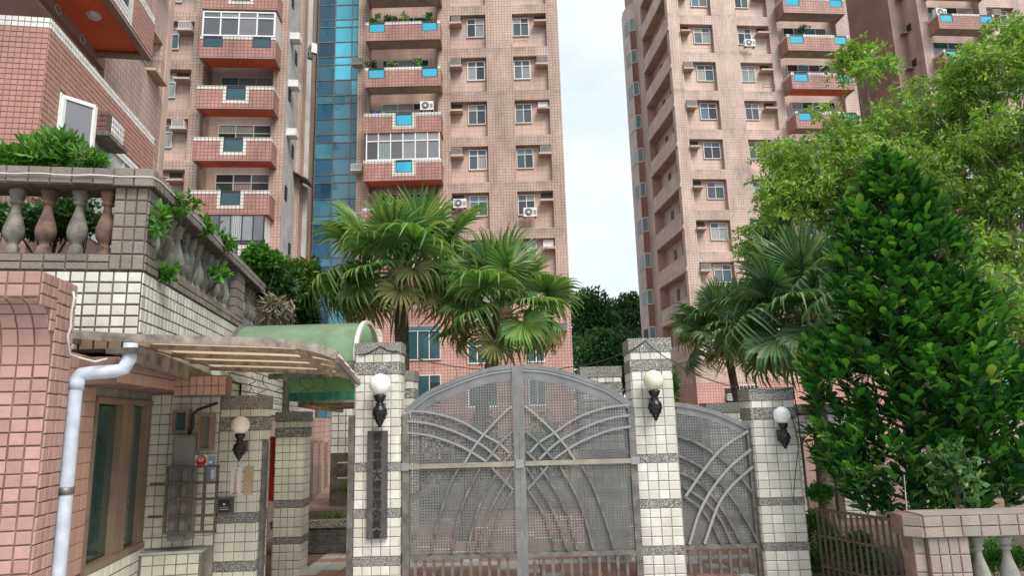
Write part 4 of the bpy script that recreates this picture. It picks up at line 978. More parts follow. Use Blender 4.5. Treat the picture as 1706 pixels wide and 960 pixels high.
MB().box(a+.04, b-.045, Yp-.058, Yp-.056, c+.045, c+.052).build('line', 'paper_white', o, world=True); MB().box(a+.04, b-.045, Yp-.058, Yp-.056, c+.07, c+.074).build('line', 'paper_white', o, world=True)
# sticker on the guard room glass, mostly blocks of writing turned sideways
v0, z0_ = FT.side(146, 763, uw-.03); v1, z1_ = FT.side(158, 779, uw-.03); v0 = max(v0, vA+.06); v1 = v0+.11; z1_ = z0_-.13
o = MB().box(uw-.045, uw-.035, v0, v1, z1_, z0_).build('sticker', 'paper_white', None); o.matrix_basis = FT.M; WM[o.name] = FT.M.copy(); o['label'] = 'small white sticker with dark letters on the guard room glass'; o['category'] = 'sticker'
for i in range(4): MB().box(uw-.034, uw-.0335, v0+.065, v0+.095, z1_+.012+i*.03, z1_+.028+i*.03).build('letter_mark', 'frame_dark', o)
MB().box(uw-.034, uw-.0335, v0+.02, v0+.045, z1_+.015, z0_-.02).build('letter_mark', 'metal_grey', o)

# ------------------------------------------------------------------ arched double gate
GY = 9.5; CX = .04
def g7(x, y): return at(660+x/4.8, 600+y/4.8, GY)
def g4(x, y): return at(660+x/2.4, 560+y/2.4, GY)
def smooth(pts, n=26):
    pts = [Vector(p) for p in pts]; k = len(pts)
    if k < 3: return [pts[0].lerp(pts[-1], i/n) for i in range(n+1)]
    P = [2*pts[0]-pts[1]] + pts + [2*pts[-1]-pts[-2]]; out = []
    for i in range(k-1):
        p0, p1, p2, p3 = P[i], P[i+1], P[i+2], P[i+3]; m_ = max(2, n//(k-1))
        for j in range(m_):
            t = j/m_; out.append(.5*((2*p1)+(-p0+p2)*t+(2*p0-5*p1+4*p2-p3)*t*t+(-p0+3*p1-3*p2+p3)*t**3))
    out.append(pts[-1]); return out
def strip_along(mb, pts, wd, y0, y1, mi=0):
    """flat bar of width wd (in the x-z plane) following pts, between depths y0 and y1; one welded sweep"""
    vs = []; k = len(pts)
    for i, p in enumerate(pts):
        d = pts[min(i+1, k-1)] - pts[max(i-1, 0)]; d.y = 0; d.normalize(); nn = Vector((-d.z, 0, d.x))*wd/2
        vs += [(p.x+nn.x, y0, p.z+nn.z), (p.x-nn.x, y0, p.z-nn.z), (p.x-nn.x, y1, p.z-nn.z), (p.x+nn.x, y1, p.z+nn.z)]
    fs = [(4*i+j, 4*i+(j+1) % 4, 4*i+4+(j+1) % 4, 4*i+4+j) for i in range(k-1) for j in range(4)] + [(0, 1, 2, 3), (4*k-1, 4*k-2, 4*k-3, 4*k-4)]
    mb.add(vs, [f[::-1] for f in fs], mi)
arch = smooth([g7(74, 412), g7(250, 272), g7(420, 192), g7(600, 122), g7(760, 78), g7(925, 56)], 40)
for p in arch: p.y = GY
ZB, ZC = .53, 1.705
def arch_z(x):
    for p, q in zip(arch[:-1], arch[1:]):
        if p.x <= x <= q.x: return p.z + (q.z-p.z)*(x-p.x)/max(1e-6, q.x-p.x)
    return arch[0].z if x < arch[0].x else arch[-1].z
A_ = [[(95, 410), (250, 418), (420, 455), (560, 512), (700, 598), (820, 665), (905, 745)], [(90, 490), (250, 507), (400, 548), (550, 608), (700, 690), (835, 805)], [(90, 582), (250, 602), (400, 645), (560, 712), (712, 805)],
      [(925, 372), (850, 438), (720, 575), (620, 705), (550, 825)], [(925, 575), (830, 668), (712, 820)], [(930, 735), (862, 815)]]
B_ = [[(250, 530), (215, 600), (185, 690), (160, 780), (140, 868)], [(335, 530), (285, 630), (250, 730), (222, 868)], [(415, 530), (350, 640), (312, 750), (285, 865)], [(470, 528), (390, 670), (350, 770), (325, 865)], [(470, 610), (415, 710), (390, 790), (372, 863)], [(385, 528), (430, 575), (470, 615)]]
def leaf(side, label):
    sg = 1 if side == 'L' else -1
    mx = (lambda x: x) if sg == 1 else (lambda x: 2*CX - x)
    mir = lambda pts: [Vector((mx(p.x), p.y, p.z)) for p in pts]
    o = thing('gate_leaf', label, 'gate', (mx(-1.53), GY, GZ), 0, 'leaves of the arched gate')
    ap = mir(arch); f = MB()
    strip_along(f, ap, .062, GY-.03, GY+.03); f.build('arch_rail', 'steel', o, world=True)
    f = MB(); ap2 = [Vector((p.x, p.y, p.z-.052)) for p in ap[1:]]; strip_along(f, ap2, .022, GY-.022, GY+.02); f.build('arch_inner_rail', 'steel_bright', o, world=True)
    xl, xr = sorted((mx(-1.545), mx(-1.455))); MB().box(xl, xr, GY-.04, GY+.04, GZ+.02, 2.40).build('hinge_post', 'steel_worn', o, world=True)
    xl, xr = sorted((mx(-.035), mx(.037))); MB().box(xl, xr, GY-.045, GY+.035, GZ+.02, arch[-1].z+.01).build('meeting_stile', 'steel', o, world=True)
    xl, xr = sorted((mx(-1.455), mx(-.035)))
    MB().box(xl, xr, GY-.035, GY+.035, ZB-.03, ZB+.03).build('bottom_rail', 'steel_worn', o, world=True)
    MB().box(xl-.0, xr, GY-.06, GY-.02, ZC-.032, ZC+.032).build('crossbar', 'brass_bar', o, world=True)
    a, b = sorted((mx(-1.57), mx(-1.455))); MB().box(a, b, GY-.07, GY-.041, ZC-.05, ZC+.05).build('hinge_plate', 'steel_bright', o, world=True)
    # perforated sheets: a lattice of flat bars, holes left open
    p, hb = .0370, .0097
    def bound(x): return arch_z(mx(x) if sg == -1 else x) - .16
    lat = MB(); xs_ = []; x = xl + .02
    while x < xr: xs_.append(x); x += p
    for x in xs_:
        zt_ = bound(x)
        if zt_ > ZB+.05: lat.box(x-hb, x+hb, GY+.002, GY+.006, ZB+.03, zt_)
    z = ZB+.03+.012
    while z < 2.86:
        ok = [x for x in xs_ if bound(x) > z]
        if ok: lat.box(min(ok)-hb if min(ok) > xl+.07 else xl, max(ok)+hb if max(ok) < xr-.07 else xr, GY+.0008, GY+.0072, z-hb, z+hb)
        z += p
    lat.build('perforated_sheet', 'steel_sheet', o, world=True)
    cres = MB(); pr = [q for q in arch if q.x > -1.44 and q.x < -.03]
    for q, r_ in zip(pr[:-1], pr[1:]):
        x0_, x1_ = sorted((mx(q.x), mx(r_.x))); za_, zb_ = (q.z, r_.z) if sg == 1 else (r_.z, q.z)
        y = GY-.0015; cres.add([(x0_, y, za_-.185), (x1_, y, zb_-.185), (x1_, y, zb_-.03), (x0_, y, za_-.03), (x0_, y+.0015, za_-.185), (x1_, y+.0015, zb_-.185), (x1_, y+.0015, zb_-.03), (x0_, y+.0015, za_-.03)], [(0, 1, 2, 3), (7, 6, 5, 4), (0, 4, 5, 1), (3, 2, 6, 7)])
    cres.build('crescent_plate', 'steel', o, world=True)
    for k, c in enumerate(A_):
        s_ = MB(); strip_along(s_, mir(smooth([g7(*q) for q in c], 24)), .029, GY-.044-.004*(k % 2)-(.006 if k > 2 else 0), GY-.006); s_.build('curved_strip', 'steel_bright' if k < 4 else 'steel', o, world=True)
    for k, c in enumerate(B_):
        s_ = MB(); strip_along(s_, mir(smooth([g4(*q) for q in c], 24)), .030, GY-.046-.004*(k % 2)-(.006 if k == 5 else 0), GY-.006); s_.build('curved_strip', 'steel_worn' if k < 5 else 'steel', o, world=True)
    x = xl+.08
    while x < xr-.03:
        MB().box(x-.02, x+.02, GY-.018, GY+.018, GZ+.09, ZB-.03).build('bar', 'steel_worn', o, world=True); x += .122
    MB().box(xl, xr, GY-.03, GY+.03, GZ+.03, GZ+.09).build('kick_rail', 'steel_worn', o, world=True)
    return o
leaf('L', 'left leaf of the arched steel gate with perforated sheet and curved strips')
o = leaf('R', 'right leaf of the arched steel gate, next to the pillar with the stained lamp')
MB().box(CX-.055, CX+.055, GY-.075, GY-.046, ZC-.055, ZC+.055).build('lock_plate', 'steel_bright', o, world=True)

# small side gate
SY = 9.72
def s5(x, y): return at(1020+x/2.4, 560+y/2.4, SY)
o = thing('side_gate', 'small steel side gate with fanned curved strips and sloping arched top', 'gate', (3.25, SY, GZ))
sarch = smooth([s5(240, 272), s5(330, 286), s5(420, 312), s5(500, 347), s5(556, 378)], 26)
f = MB(); strip_along(f, sarch, .06, SY-.03, SY+.03); f.build('arch_rail', 'steel', o, world=True)
xl, xr = sarch[0].x, s5(556, 600).x
MB().box(xl-.02, xl+.03, SY-.035, SY+.035, GZ+.02, sarch[0].z-.03).build('latch_stile', 'steel', o, world=True)
MB().box(xr-.01, xr+.085, SY-.04, SY+.04, GZ, sarch[-1].z+.02).build('hinge_post', 'steel_worn', o, world=True)
MB().box(xl+.03, xr-.01, SY-.034, SY+.034, ZB-.03, ZB+.03).build('bottom_rail', 'steel_worn', o, world=True)
def sz(x):
    for p, q in zip(sarch[:-1], sarch[1:]):
        if p.x <= x <= q.x: return p.z + (q.z-p.z)*(x-p.x)/max(1e-6, q.x-p.x)
    return sarch[-1].z
lat = MB(); p, hb = .037, .0097; xs_ = []; x = xl+.05
while x < xr-.02: xs_.append(x); x += p
for x in xs_: lat.box(x-hb, x+hb, SY+.002, SY+.006, ZB+.03, sz(x)-.07)
z = ZB+.042
while z < 2.4:
    ok = [x for x in xs_ if sz(x)-.07 > z]
    if ok: lat.box(xl+.03, max(ok)+hb, SY+.0008, SY+.0072, z-hb, z+hb)
    z += p
lat.build('perforated_sheet', 'steel_sheet', o, world=True)
f = MB(); strip_along(f, [Vector((q.x, q.y, q.z-.075)) for q in sarch if q.x > xl+.02], .10, SY-.003, SY-.0005); f.build('crescent_plate', 'steel', o, world=True)
for k, c in enumerate([[(258, 400), (340, 430), (420, 482), (500, 550), (575, 655)], [(262, 478), (340, 516), (420, 580), (500, 682), (583, 830)], [(270, 545), (350, 592), (430, 682), (515, 830)], [(280, 600), (370, 662), (430, 735), (475, 830)], [(285, 640), (350, 690), (400, 760), (435, 833)],
                       [(538, 380), (440, 445), (370, 525), (290, 640)], [(553, 452), (470, 520), (400, 605), (345, 705), (305, 833)], [(560, 520), (480, 592), (420, 675), (365, 830)]]):
    s_ = MB(); strip_along(s_, smooth([s5(*q) for q in c], 20), .034, SY-.046-.004*(k % 2)-(.006 if k > 4 else 0), SY-.006); s_.build('curved_strip', 'steel_bright' if k > 4 else 'steel_worn', o, world=True)
x = xl+.09
while x < xr-.04: MB().box(x-.02, x+.02, SY-.018, SY+.018, GZ+.05, ZB-.03).build('bar', 'steel_worn', o, world=True); x += .135
# steel posts of the open pedestrian gate on the left
q = at(585, 693, 9.35); MB().box(q.x-.03, q.x+.04, 9.33, 9.41, GZ, q.z).build('gate_post', 'steel_worn', None, label='slim steel gate post against the left side of the name board pillar', cat='post')
q = at(436, 732, 8.62); o = thing('side_gate_leaf', 'plain steel gate leaf folded open, seen edge-on beside the lamp pillar', 'gate', (q.x, 8.6, GZ))
MB().box(-3.10, -3.04, 8.47, 8.53, GZ, 2.13).build('stile', 'steel_worn', o, world=True)
MB().add([(-3.08,8.53,GZ+.1),(-3.15,8.85,GZ+.1),(-3.15,8.85,2.11),(-3.08,8.53,2.11),(-3.05,8.53,GZ+.1),(-3.12,8.85,GZ+.1),(-3.12,8.85,2.11),(-3.05,8.53,2.11)], [(0,1,2,3),(7,6,5,4),(0,4,5,1),(3,2,6,7),(0,3,7,4),(1,5,6,2)]).build('panel', 'steel_worn', o, world=True)

# ------------------------------------------------------------------ rain pipe
pp = [at(218, 572, 6.15), at(215, 600, 6.15), at(206, 615, 6.13), at(190, 619, 6.1), at(150, 622, 5.98), at(136, 624, 5.95), at(128, 632, 5.93), at(125, 650, 5.92)]
zt = pp[-1]; bot = Vector((zt.x, zt.y, GZ))
o = put('rain_pipe', None, None, Matrix.Translation(bot), label='pale grey plastic rain pipe with two elbows beside the pink pilaster', cat='pipe')
MB().tube(pp + [Vector((zt.x, zt.y, 1.2)), bot], .060, 16).build('pipe', 'pipe_grey', o, True, True)
for a_, b_ in ((6, 7),): MB().tube([pp[a_], pp[b_]], .066, 16).build('collar', 'pipe_grey', o, True, True)
MB().tube([Vector((zt.x, zt.y, z)) for z in (1.78, 1.84)], .066, 16).build('bracket', 'steel_worn', o, True, True)
h = at(214, 590, 6.15); MB().box(h.x-.16, h.x+.10, h.y-.08, h.y+.12, h.z, h.z+.05).build('hopper', 'steel_worn', o, world=True)
MB().tube([at(122, 486, 5.5), at(124, 497, 5.5), at(119, 520, 5.55), at(118, 545, 5.6), at(113, 560, 5.6), at(116, 590, 5.7), at(135, 597, 5.8), at(158, 603, 5.9), at(178, 598, 6.0)], .009, 6).build('cable', 'cable_white', None, True, label='white cable hanging down the side of the pink pilaster', cat='cable')
MB().tube([at(362, 672, 8.2), at(330, 683, 8.15), at(322, 690, 8.12), at(321, 712, 8.1), at(315, 724, 8.1)], .018, 6).build('cable', 'cable_black', None, True, label='thick black cable bending down to the grey cabinet', cat='cable')

# ------------------------------------------------------------------ amber lean-to canopy
dv = at(598, 634, 9.2) - at(562, 592, 6.3)
prf = smooth([at(115, 557, 6.3), at(230, 564, 6.3), at(450, 571, 6.3), at(520, 579, 6.3), at(562, 592, 6.3)], 16)
CA = put('canopy', None, None, Matrix.Translation(prf[0]), label='weathered timber-framed canopy with amber sheets over the guard room entrance', cat='canopy')
n = len(prf); sh = MB(); up_ = Vector((0, 0, .035))
sh.add([p+up_ for p in prf] + [p+dv+up_ for p in prf], [(i, i+1, n+i+1, n+i) for i in range(n-1)])
sh.build('sheet', 'sheet_amber', CA, world=True)
def along(mb, pts, w_, h_):
    for p, q in zip(pts[:-1], pts[1:]): mb.bar(p, q, w_, h_)
for k, t in enumerate((0, .22, .46, .70, .99)):
    b = MB(); along(b, [p+dv*t+Vector((0, 0, -.002*k)) for p in prf], .05 if k else .04, .05 if k else .08); b.build('purlin', 'wood_grey', CA, world=True)
for i in (0, int(n*.62), n-1):
    b = MB().bar(prf[i]-Vector((0, 0, .045)), prf[i]+dv-Vector((0, 0, .045)), .04, .055); b.build('rafter', 'wood_grey' if i != n-1 else 'steel_worn', CA, world=True)
b = MB().obox(Q(-.03, -.28, 2.92), (Q(.0, 3.0, 2.78)-Q(-.03, -.28, 2.92)).normalized(), FT.e, Z, 3.28, .06, .17); b.build('gutter', 'concrete_old', CA, world=True)

# green barrel canopy
GC = put('barrel_canopy', None, None, T(-3.0, 10.6, 3.16), label='green barrel-vaulted plastic canopy over the pedestrian entrance', cat='canopy')
x0c, x1c = at(378, 600, 9.7).x, at(592, 600, 9.7).x
cy, ry, rz_, ze = 10.55, .85, .66, 3.17; n = 20
def vault(x, r=1.0): return [Vector((x, cy-ry*r*math.cos(a), ze+rz_*r*math.sin(a))) for a in [math.pi*i/n for i in range(n+1)]]
a1, a2 = vault(x0c), vault(x1c); b1, b2 = vault(x0c, .985), vault(x1c, .985)
MB().add(a1+a2, [(i, i+1, n+2+i, n+1+i) for i in range(n)]).build('vault', 'sheet_green', GC, True, True)
for x in (x0c, x1c): b = MB(); along(b, vault(x, 1.012), .06, .05); b.build('rib', 'steel_bright' if x == x0c else 'frame_silver', GC, world=True)
b = MB(); along(b, vault(x0c+1.1, .97), .04, .04); b.build('rib', 'steel_worn', GC, world=True)
for y in (cy-ry, cy+ry): MB().box(x0c, x1c+.02, y-.035, y+.035, ze-.11, ze-.02).build('edge_beam', 'wood_grey', GC, world=True)
MB().box(x0c+.3, x1c, cy+ry+.04, cy+ry+.05, 2.80, 3.08).build('valance', 'sheet_green_thin', GC, world=True)
q0 = at(481, 650, 10.9); q1 = at(592, 650, 10.9); zq0 = at(530, 668, 10.9).z; zq1 = at(530, 655, 10.9).z
tp = MB(); m_ = 16
for i in range(m_+1):
    x = q0.x+(q1.x-q0.x)*i/m_; y = 10.9+.008*math.sin(i*1.9)
    tp.v += [(x, y, zq0), (x, y, zq1+.01)]
tp.f = [(2*i, 2*i+2, 2*i+3, 2*i+1) for i in range(m_)]; tp.m = [0]*m_
o = tp.build('rolled_tarp', 'tarp_green', None, label='dark green tarpaulin strip hanging under the green barrel canopy', cat='tarpaulin')
mo = o.modifiers.new('thickness', 'SOLIDIFY'); mo.thickness = .012
MB().box(q0.x-.08, q0.x, 10.85, 10.95, 2.2, 3.2).build('canopy_post', 'wood_grey', GC, world=True)
# second amber canopy deeper inside
C2 = put('canopy', None, None, T(-3, 11.4, 2.6), label='inner amber canopy of thin slats beneath the green tarpaulin', cat='canopy')
p0, p1 = at(500, 672, 11.2), at(600, 668, 11.2); dv2 = Vector((-.45, 3.6, -.02))
MB().add([p0+Vector((0,0,.03)), p1+Vector((0,0,.03)), p1+dv2+Vector((0,0,.03)), p0+dv2*1.6+Vector((0,0,.03))], [(0, 1, 2, 3)]).build('sheet', 'sheet_amber', C2, world=True)
for t in (0, .2, .4, .6, .8, 1.0): MB().bar(p0+dv2*t, p1+dv2*t, .05, .05).build('purlin', 'wood_grey', C2, world=True)
MB().bar(p0, p0+dv2*1.5, .08, .12).build('rafter', 'board_tan', C2, world=True); MB().bar(p0.lerp(p1, .55), p0.lerp(p1, .55)+dv2, .05, .06).build('rafter', 'wood_grey', C2, world=True)
# wires dangling from the canopy edge
for i, (px, py, L_) in enumerate(((380, 622, .12), (420, 628, .2), (440, 626, .35), (470, 629, .22), (501, 630, .28), (518, 630, .34), (541, 630, .28), (583, 632, .12))):
    a = at(px, py, 9.15); pts = [a + Vector((random.uniform(-.03, .03)*k, .02*k, -L_*k/6)) for k in range(7)]
    MB().tube(pts, .005, 4).tube([pts[4], pts[4]+Vector((.05, 0, -.07))], .004, 4).build('dangling_wire', 'cable_black', CA, world=True)

# ------------------------------------------------------------------ inner courtyard bits
Wd = put('inner_facade', None, None, FT.M, label='distant ground floor windows of the terrace wing, seen left of the name board pillar', cat='building')
for (pa, pb, pt_, pz) in ((519, 529, 735, 850), (530, 536, 735, 846), (541, 546, 738, 842), (553, 561, 742, 835)):
    va, z1 = FT.side(pa, pt_, -.08); vb, _ = FT.side(pb, pt_, -.08); _, z0_ = FT.side(pa, pz, -.08)
    if vb < va: va, vb = vb, va
    f = MB().box(-.10, -.05, va, vb, z0_, z1).build('window', 'frame_bronze', Wd); MB().box(-.05, -.04, va+.15, vb-.15, z0_+.1, z1-.1).build('pane', 'pane_teal', f)
a = at(568, 720, 19); b = at(592, 850, 19)
MB().box(a.x-.3, a.x+1.2, 19.1, 19.2, 0, 3.4).build('back_wall', 'grout_dark', Wd, world=True)
tiles(Wd, (a.x-.3, 19.1, 1.5), X, Z, 1.4, 3.4, .2, .2, 'tile_white', .02, .012)
for k in range(4):
    f = MB(); f.box(a.x-.05, a.x+.6, 18.9, 18.93, a.z-.4*k-.03, a.z-.4*k); f.build('railing_bar', 'frame_silver', Wd, world=True)
PL = put('planter', None, None, T(-3.6, 12.4, GZ), label='low slate-tiled planter with granite rim in the courtyard left of the gate', cat='planter')
a = at(512, 905, 12.3); b = at(600, 905, 12.3); zz = at(540, 880, 12.3).z
MB().box(a.x-.6, b.x+.6, 12.3, 14.3, GZ, zz).build('core', 'grout_dark', PL, world=True)
tiles(PL, (a.x-.6, 12.3, GZ), X, Z, b.x-a.x+1.2, zz-GZ, .14, .13, 'tile_slate', .008, .008)
MB().box(a.x-.64, b.x+.64, 12.26, 12.46, zz, zz+.12).build('rim', 'granite', PL, world=True); MB().box(a.x-.6, b.x+.6, 12.46, 14.3, zz-.02, zz+.04).build('soil', 'soil', PL, world=True)
a = at(451, 728, 11.2); b = at(461, 838, 11.2)
o = MB().box(a.x-.1, b.x+.05, 11.2, 11.22, b.z+.02, a.z).build('red_banner', 'red_paint', None, label='narrow red banner hanging between the two cream pillars', cat='banner')
letter('福', .12, 'orange_paint', o, b.x-.04, 11.19, b.z+.12, .9)

# white tiled arch wall far right behind the hedge
q = at(1312, 650, 14.5); AW = put('arch_wall', None, None, T(q.x, 14.5, GZ), label='white tiled wall with a small arch behind the right pillar', cat='wall')
xa0, xa1 = at(1318, 700, 14.5).x, at(1440, 700, 14.5).x; za1 = at(1330, 676, 14.5).z
ax_, ar = at(1362, 740, 14.5).x, .30; pts = [(xa0, 14.5, 0), (xa0, 14.5, za1), (xa1, 14.5, za1), (xa1, 14.5, 0), (ax_+ar, 14.5, 0)] + [(ax_+ar*math.cos(t), 14.5, 1.55+ar*math.sin(t)) for t in [math.pi*i/12 for i in range(13)]] + [(ax_-ar, 14.5, 0)]
MB().prism(pts[::-1], (0, .3, 0)).build('core', 'grout_dark', AW, world=True)
tiles(AW, (xa0, 14.5, GZ), X, Z, xa1-xa0, za1-GZ-.2, .15, .15, 'tile_white', .014, .012, skip=lambda a, b: abs(a+xa0-ax_) < ar+.06 and (b+GZ < 1.55 or (a+xa0-ax_)**2+(b+GZ-1.55)**2 < (ar+.06)**2))
MB().box(xa0-.03, xa1+.03, 14.44, 14.84, za1-.16, za1+.02).build('cap', 'granite', AW, world=True)
# courtyard hedge bed wall seen through the gate
o = MB().box(-1.9, 2.6, 17.5, 17.9, GZ, .75).build('bed_wall', 'granite', None, label='low granite bed wall across the courtyard seen through the gate', cat='wall')

# ------------------------------------------------------------------ brown fence and stone balustrade, right
f0 = Vector((4.0, 9.55, GZ)); f1v = at(1502, 856, 8.35); f1 = Vector((f1v.x, f1v.y, GZ))
FE = put('fence', None, None, Matrix.Translation(f0), label='brown square-barred metal fence between the small pillar and the stone balustrade', cat='fence')
L_ = (f1-f0).length; dF = (f1-f0).normalized(); zt = 1.0
for i in range(15):
    p = f0+dF*(L_*i/14); MB().bar(p, p+Z*(zt-GZ), .024, .024, X).build('bar', 'fence_brown', FE, world=True)
for k, z in enumerate((zt, .66, .28, GZ+.03)):
    MB().bar(f0+Z*(z-GZ)-dF*.02, f1+Z*(z-GZ)+dF*.02, .024 if k else .034, .026 if k else .034).build('rail', 'fence_brown', FE, world=True)
FQ = Frame((at(1540, 862, 7.2).x, 7.2), -1.5); W_ = FQ.pt
RB = put('balustrade', None, None, FQ.M, label='pinkish stone-tiled balustrade with pale urn balusters at the lower right', cat='balustrade')
zc = at(1600, 858, 7.2).z; ch = .215
core = MB().box(-.02, 3.2, .0, .34, zc-ch, zc-.004)
core.prism([(-.02, .0, zc-ch), (-.17, .12, zc-ch), (-.17, .34, zc-ch), (-.02, .34, zc-ch)], (0, 0, ch-.004))
core.box(.02, .42, .04, .32, 0, zc-ch); core.box(-.10, .02, .10, .32, 0, zc-ch); core.box(.42, 3.2, .05, .3, 0, .35)
core.build('core', 'grout_pink', RB)
tiles(RB, W_(-.02, 0, zc-ch), FQ.e, Z, 2.6, ch-.006, .19, .106, 'tile_stone_pink', .009, .014, 'stone_tile')
cdv = W_(-.02, 0, 0)-W_(-.17, .12, 0); tiles(RB, W_(-.17, .12, zc-ch), cdv, Z, cdv.length, ch-.006, .15, .106, 'tile_stone_pink', .009, .014, 'stone_tile')
tiles(RB, W_(.02, .04, .15), FQ.e, Z, .40, zc-ch-.15, .10, .19, 'tile_stone_pink', .009, .012, 'stone_tile')
tiles(RB, W_(-.10, .10, .15), FQ.e, Z, .12, zc-ch-.15, .12, .19, 'tile_stone_pink', .009, .012, 'stone_tile')
mt = MB().box(-.02, 3.2, -.01, .35, zc-.004, zc+.008); mt.build('top', 'tile_stone_pink', RB)
for i in range(9): put('baluster', BMESH['concrete_light'], RB, T(.58+.285*i, .17, zc-ch-.66, 0, .93))

# ------------------------------------------------------------------ cables strung between the pillars
def sag(pts, n=10, dip=.06):
    out = []
    for a, b in zip(pts[:-1], pts[1:]):
        for i in range(n): t = i/n; out.append(a.lerp(b, t) - Z*dip*4*t*(1-t))
    return out + [pts[-1]]
MB().tube(sag([at(597, 592, 9.37), at(634, 577, 9.37), at(662, 586, 9.37), at(745, 609, 9.6), at(870, 618, 9.7), at(960, 610, 9.7), at(1030, 592, 9.55), at(1076, 568, 9.57)], 8, .025), .007, 5).build('cable', 'cable_black', None, True, label='thin black cable looping from the name board pillar across above the arched gate', cat='cable')
MB().tube(sag([at(1076, 570, 9.55), at(1125, 604, 9.5), at(1180, 632, 9.5), at(1255, 648, 9.55), at(1322, 646, 9.57)], 8, .03), .007, 5).build('cable', 'cable_black', None, True, label='thin black cable sagging from the stained lamp pillar to the shorter right pillar', cat='cable')
MB().tube(sag([at(1322, 650, 9.57), at(1330, 700, 9.5), at(1338, 770, 9.5), at(1344, 832, 9.5)], 6, .0), .009, 5).tube(sag([at(1318, 690, 9.57), at(1331, 740, 9.5), at(1325, 790, 9.5), at(1322, 835, 9.5)], 6, 0), .006, 5).build('cable', 'cable_black', None, True, label='black cables hanging down beside the shorter right pillar', cat='cable')
for (px, py, dy, lb) in ((700, 598, 30, 'first loose wire end right of the name board pillar'), (722, 603, 22, 'short loose wire end above the left shoulder of the arched gate'), (760, 612, 40, 'longest loose wire end hanging over the left gate leaf'), (1140, 610, 34, 'loose wire end nearest the stained lamp pillar, above the small gate'), (1155, 620, 22, 'short loose wire end above the middle of the small gate')):
    a = at(px, py, 9.55); MB().tube([a + Vector((random.uniform(-.02, .02), 0, -dy/119*k/5)) for k in range(6)], .004, 4).build('cable', 'cable_black', None, label=lb, cat='cable', group='loose wire ends')
# ------------------------------------------------------------------ vegetation helpers
def rot_to(dirs, rolls):
    """rotation matrices (N,3,3) whose columns are x, y, z with y along dirs"""
    y = dirs/np.linalg.norm(dirs, axis=1, keepdims=True); a = np.where(np.abs(y[:, 2:3]) > .95, np.array([[1., 0, 0]]), np.array([[0, 0, 1.]]))
    x = np.cross(y, a); x /= np.linalg.norm(x, axis=1, keepdims=True); z = np.cross(x, y)
    c, s = np.cos(rolls)[:, None], np.sin(rolls)[:, None]
    x2 = x*c + z*s; z2 = -x*s + z*c
    return np.stack([x2, y, z2], axis=2)
def scatter(name, tv, tf, mats, loc, rot, scl, parent=None, mi=None, kind=None, label=None, cat=None, smooth=False):
    tv = np.asarray(tv, float); n = len(loc); k = len(tv)
    V = np.einsum('nij,kj->nki', rot, tv)*scl[:, None, None] + loc[:, None, :]
    nf = len(tf); lens = np.array([len(f) for f in tf]); flat_ = np.concatenate([np.array(f) for f in tf])
    loops = (flat_[None, :] + (np.arange(n)*k)[:, None]).ravel()
    tot = np.tile(lens, n); start = np.concatenate([[0], np.cumsum(tot)[:-1]])
    me = bpy.data.meshes.new(name); me.vertices.add(n*k); me.vertices.foreach_set('co', V.ravel()); me.loops.add(len(loops)); me.loops.foreach_set('vertex_index', loops.astype(np.int32))
    me.polygons.add(len(tot)); me.polygons.foreach_set('loop_start', start.astype(np.int32)); me.polygons.foreach_set('loop_total', tot.astype(np.int32))
    for q in (mats if isinstance(mats, (list, tuple)) else [mats]): me.materials.append(MAT[q])
    if mi is not None: me.polygons.foreach_set('material_index', np.repeat(mi, nf).astype(np.int32))
    if smooth: me.polygons.foreach_set('use_smooth', np.ones(len(tot), bool))
    me.update(calc_edges=True); me.validate()
    return put(name, me, parent, world=True, kind=kind, label=label, cat=cat)
def leaf_oval(l=1.0, w=.5, fold=.08, curl=.1):
    v = [(0, 0, 0), (w*.33, l*.3, fold), (w*.5, l*.62, fold*.9-curl*.3), (w*.3, l*.9, fold*.4-curl*.8), (0, l, -curl), (-w*.3, l*.9, fold*.4-curl*.8), (-w*.5, l*.62, fold*.9-curl*.3), (-w*.33, l*.3, fold), (0, l*.35, 0), (0, l*.68, -curl*.35)]
    f = [(0, 1, 8), (1, 2, 9, 8), (2, 3, 4, 9), (0, 8, 7), (8, 9, 6, 7), (9, 4, 5, 6)]
    return v, f
def leaf_quad(l=1.0, w=.4): return [(0, 0, 0), (w*.5, l*.45, .04*l), (0, l, 0), (-w*.5, l*.45, .04*l)], [(0, 1, 2, 3)]
def rdir(n, up=0.0):
    d = RNG.normal(size=(n, 3)); d /= np.linalg.norm(d, axis=1, keepdims=True); d[:, 2] += up; return d
def clump_points(c, rad, n, nb=9, shell=.75, zmin=None):
    """points gathered in lumps on an ellipsoid: uneven outline, gaps between"""
    c = np.array(c); rad = np.array(rad); b = rdir(nb); b /= np.linalg.norm(b, axis=1, keepdims=True); b *= RNG.uniform(.25, 1, (nb, 1))**.6
    k = RNG.integers(0, nb, n); p = rdir(n); p /= np.linalg.norm(p, axis=1, keepdims=True); r = RNG.uniform(shell**3, 1, (n, 1))**(1/3)
    sz = RNG.uniform(.28, .5, nb)[k][:, None]
    q = c + (b[k]*.72 + p*r*sz)*rad
    if zmin is not None: q = q[q[:, 2] > zmin]
    return q
